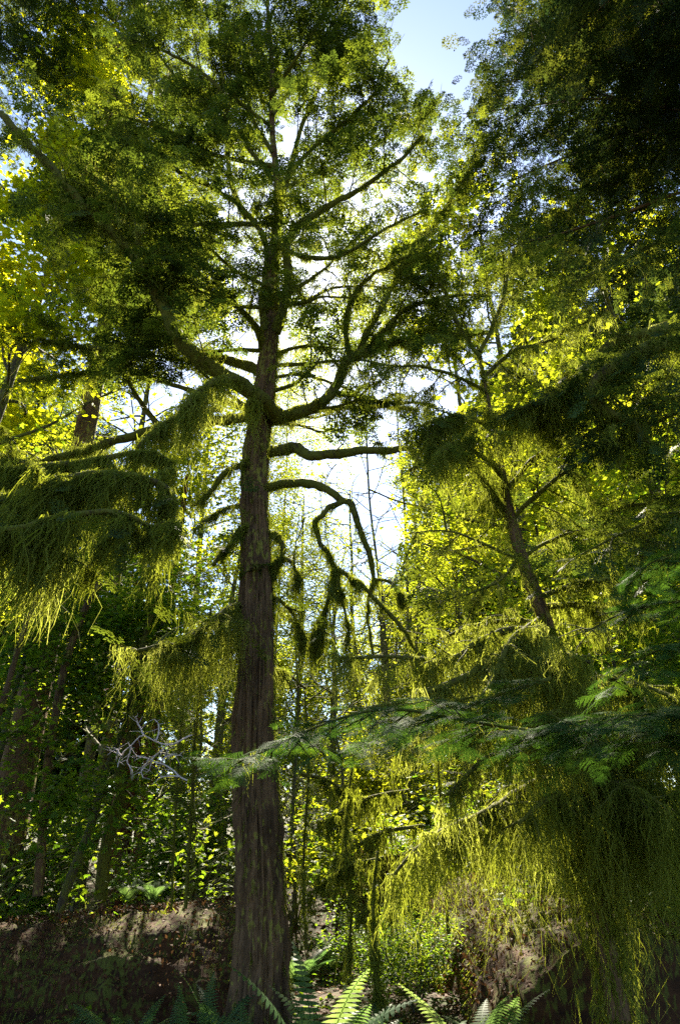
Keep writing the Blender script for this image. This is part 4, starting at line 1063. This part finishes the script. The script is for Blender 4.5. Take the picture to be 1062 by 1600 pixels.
stem([(545, 1520, 6.8), (548, 1400, 6.8), (540, 1300, 6.8), (552, 1180, 6.8)], 4, 3, "thin mossy stem midway between the trunk and the right log", 'branch', 160, .25, twigs=7, tl=.4)
stem([(590, 1560, 6), (585, 1480, 6), (583, 1400, 6), (590, 1330, 6)], 6, 5, "short moss-wrapped stem rising right of the ferns", 'branch', 500, .22)
stem([(700, 1460, 7.6), (690, 1300, 7.6), (684, 1200, 7.6), (672, 1120, 7.6)], 5, 3, "thin stem behind the moss fringe at the left end of the curtains", 'branch', 60, .2, twigs=6, tl=.4, foliage='needle')
# moss-hung twigs low in the middle
for i, (x0, y0, x1, y1, Yd, ml) in enumerate([(640, 1235, 500, 1290, 7.2, .35), (660, 1290, 520, 1345, 7.0, .35), (470, 1210, 560, 1260, 7.6, .3), (600, 1340, 480, 1400, 6.6, .3), (640, 1400, 560, 1430, 6.4, .25), (720, 1150, 600, 1190, 7.0, .3)]):
    stem([(x0, y0, Yd), ((x0 + x1) / 2, (y0 + y1) / 2 - 14, Yd), (x1, y1, Yd)], 6, 3, ["uppermost moss-fringed twig in the middle gap", "second moss-fringed twig in the middle gap", "moss-fringed twig touching the great trunk's right side", "moss-fringed twig above the dark hollow",
         "lowest moss-fringed twig, near the right log", "moss-fringed twig just under the longest hemlock bough"][i], 'branch', 260, ml, "mossy_twig", 7, .35, None, "moss-fringed twigs in the middle gap", "twig")

# bleached dead twigs
g = G(); root = empty("bleached_dead_branch", at(262, 1165, 5.5), "bleached pinkish-white bare dead branch catching the sun left of the trunk", "branch")
mainp = []
for pth in [[(300, 1150), (262, 1165), (225, 1150), (205, 1165), (190, 1180), (184, 1200)], [(292, 1218), (262, 1200), (235, 1186), (212, 1180), (200, 1160)], [(262, 1165), (240, 1185), (232, 1205)], [(225, 1150), (215, 1128), (212, 1118)], [(205, 1165), (200, 1190), (210, 1208)],
            [(245, 1158), (250, 1135), (240, 1122)], [(284, 1212), (262, 1213), (246, 1218)], [(235, 1186), (222, 1200), (224, 1215)], [(190, 1180), (183, 1170)], [(250, 1192), (262, 1180), (285, 1182)]]:
    pp = pix([(a, b, 5.5 + random.uniform(-.05, .05)) for a, b in pth]); P, R = resample(pp, 20, np.linspace(.007, .003, len(pp))); P = P + .012 * np.stack([vnoise(P * 14), vnoise(P * 14 + 7), vnoise(P * 14 + 15)], -1); tube(g, P, R, 6, .2, 40)
    for q in side_twigs(P, 7, .13, up=0, seg=3, wig=.3): tube(g, q, np.linspace(.003, .001, 4), 4)
g.build("twigs", 'deadwood', root, True)

# red cedar trunks behind the log
for px, w, lab in [(192, 44, "reddish cedar trunk in shade behind the left log, the wider one"), (226, 26, "slim reddish cedar trunk beside the wider one behind the left log")]:
    Yd = 13.5; x = gx(px, Yd); o = empty("cedar_tree", (x, Yd, 0), lab, "tree"); g = G(); T = np.array([(x, Yd, -.1), (x - .05, Yd, 3), (x + .05, Yd, 9)]); P, R = resample(T, 90, [pw(w, T[0]), pw(w, T[0]) * .8, pw(w, T[0]) * .3])
    tube(g, P, R, 36, .08, 3, .2); tips = []; paths = []
    for i in range(30):
        b = P[40 + i]; az = i * 2.4; d = norm(np.array([math.cos(az), math.sin(az), .1])); q = np.array([b + d * 1.1 * t + np.array([0, 0, -.4 * t * t]) for t in np.linspace(0, 1, 5)]); tube(g, q, np.linspace(.02, .004, 5), 4); paths.append(q); paths += side_twigs(q, 6, .5, up=0, seg=3)
    g.build("trunk", 'bark_red', o, True); A, X = along(paths, .2, .03); g = G(); sprays(g, A, X, rng.uniform(.25, .45, len(A)), SPR_MID, .3); g.build("crown", 'needle_dark', o)


# ------------------------------------------------------------------ forest air
def haze(density=.0008, aniso=.3):
    me = bpy.data.meshes.new("haze"); x0, x1, y0, y1, z0, z1 = -90, 90, -12, 90, -2.5, 42
    me.from_pydata([(x, y, z) for x in (x0, x1) for y in (y0, y1) for z in (z0, z1)], [], [(0, 1, 3, 2), (4, 6, 7, 5), (0, 4, 5, 1), (2, 3, 7, 6), (0, 2, 6, 4), (1, 5, 7, 3)])
    m, nt, out = _mat("forest_haze"); v = nt.nodes.new("ShaderNodeVolumePrincipled")
    v.inputs["Color"].default_value = (.95, .93, .85, 1); v.inputs["Density"].default_value = density; v.inputs["Anisotropy"].default_value = aniso
    nt.links.new(v.outputs[0], out.inputs["Volume"]); me.materials.append(m)
    o = bpy.data.objects.new("haze", me); COL.objects.link(o); tag(o, "pale sunlit haze hanging between the trees", "haze", kind='stuff')


# haze()
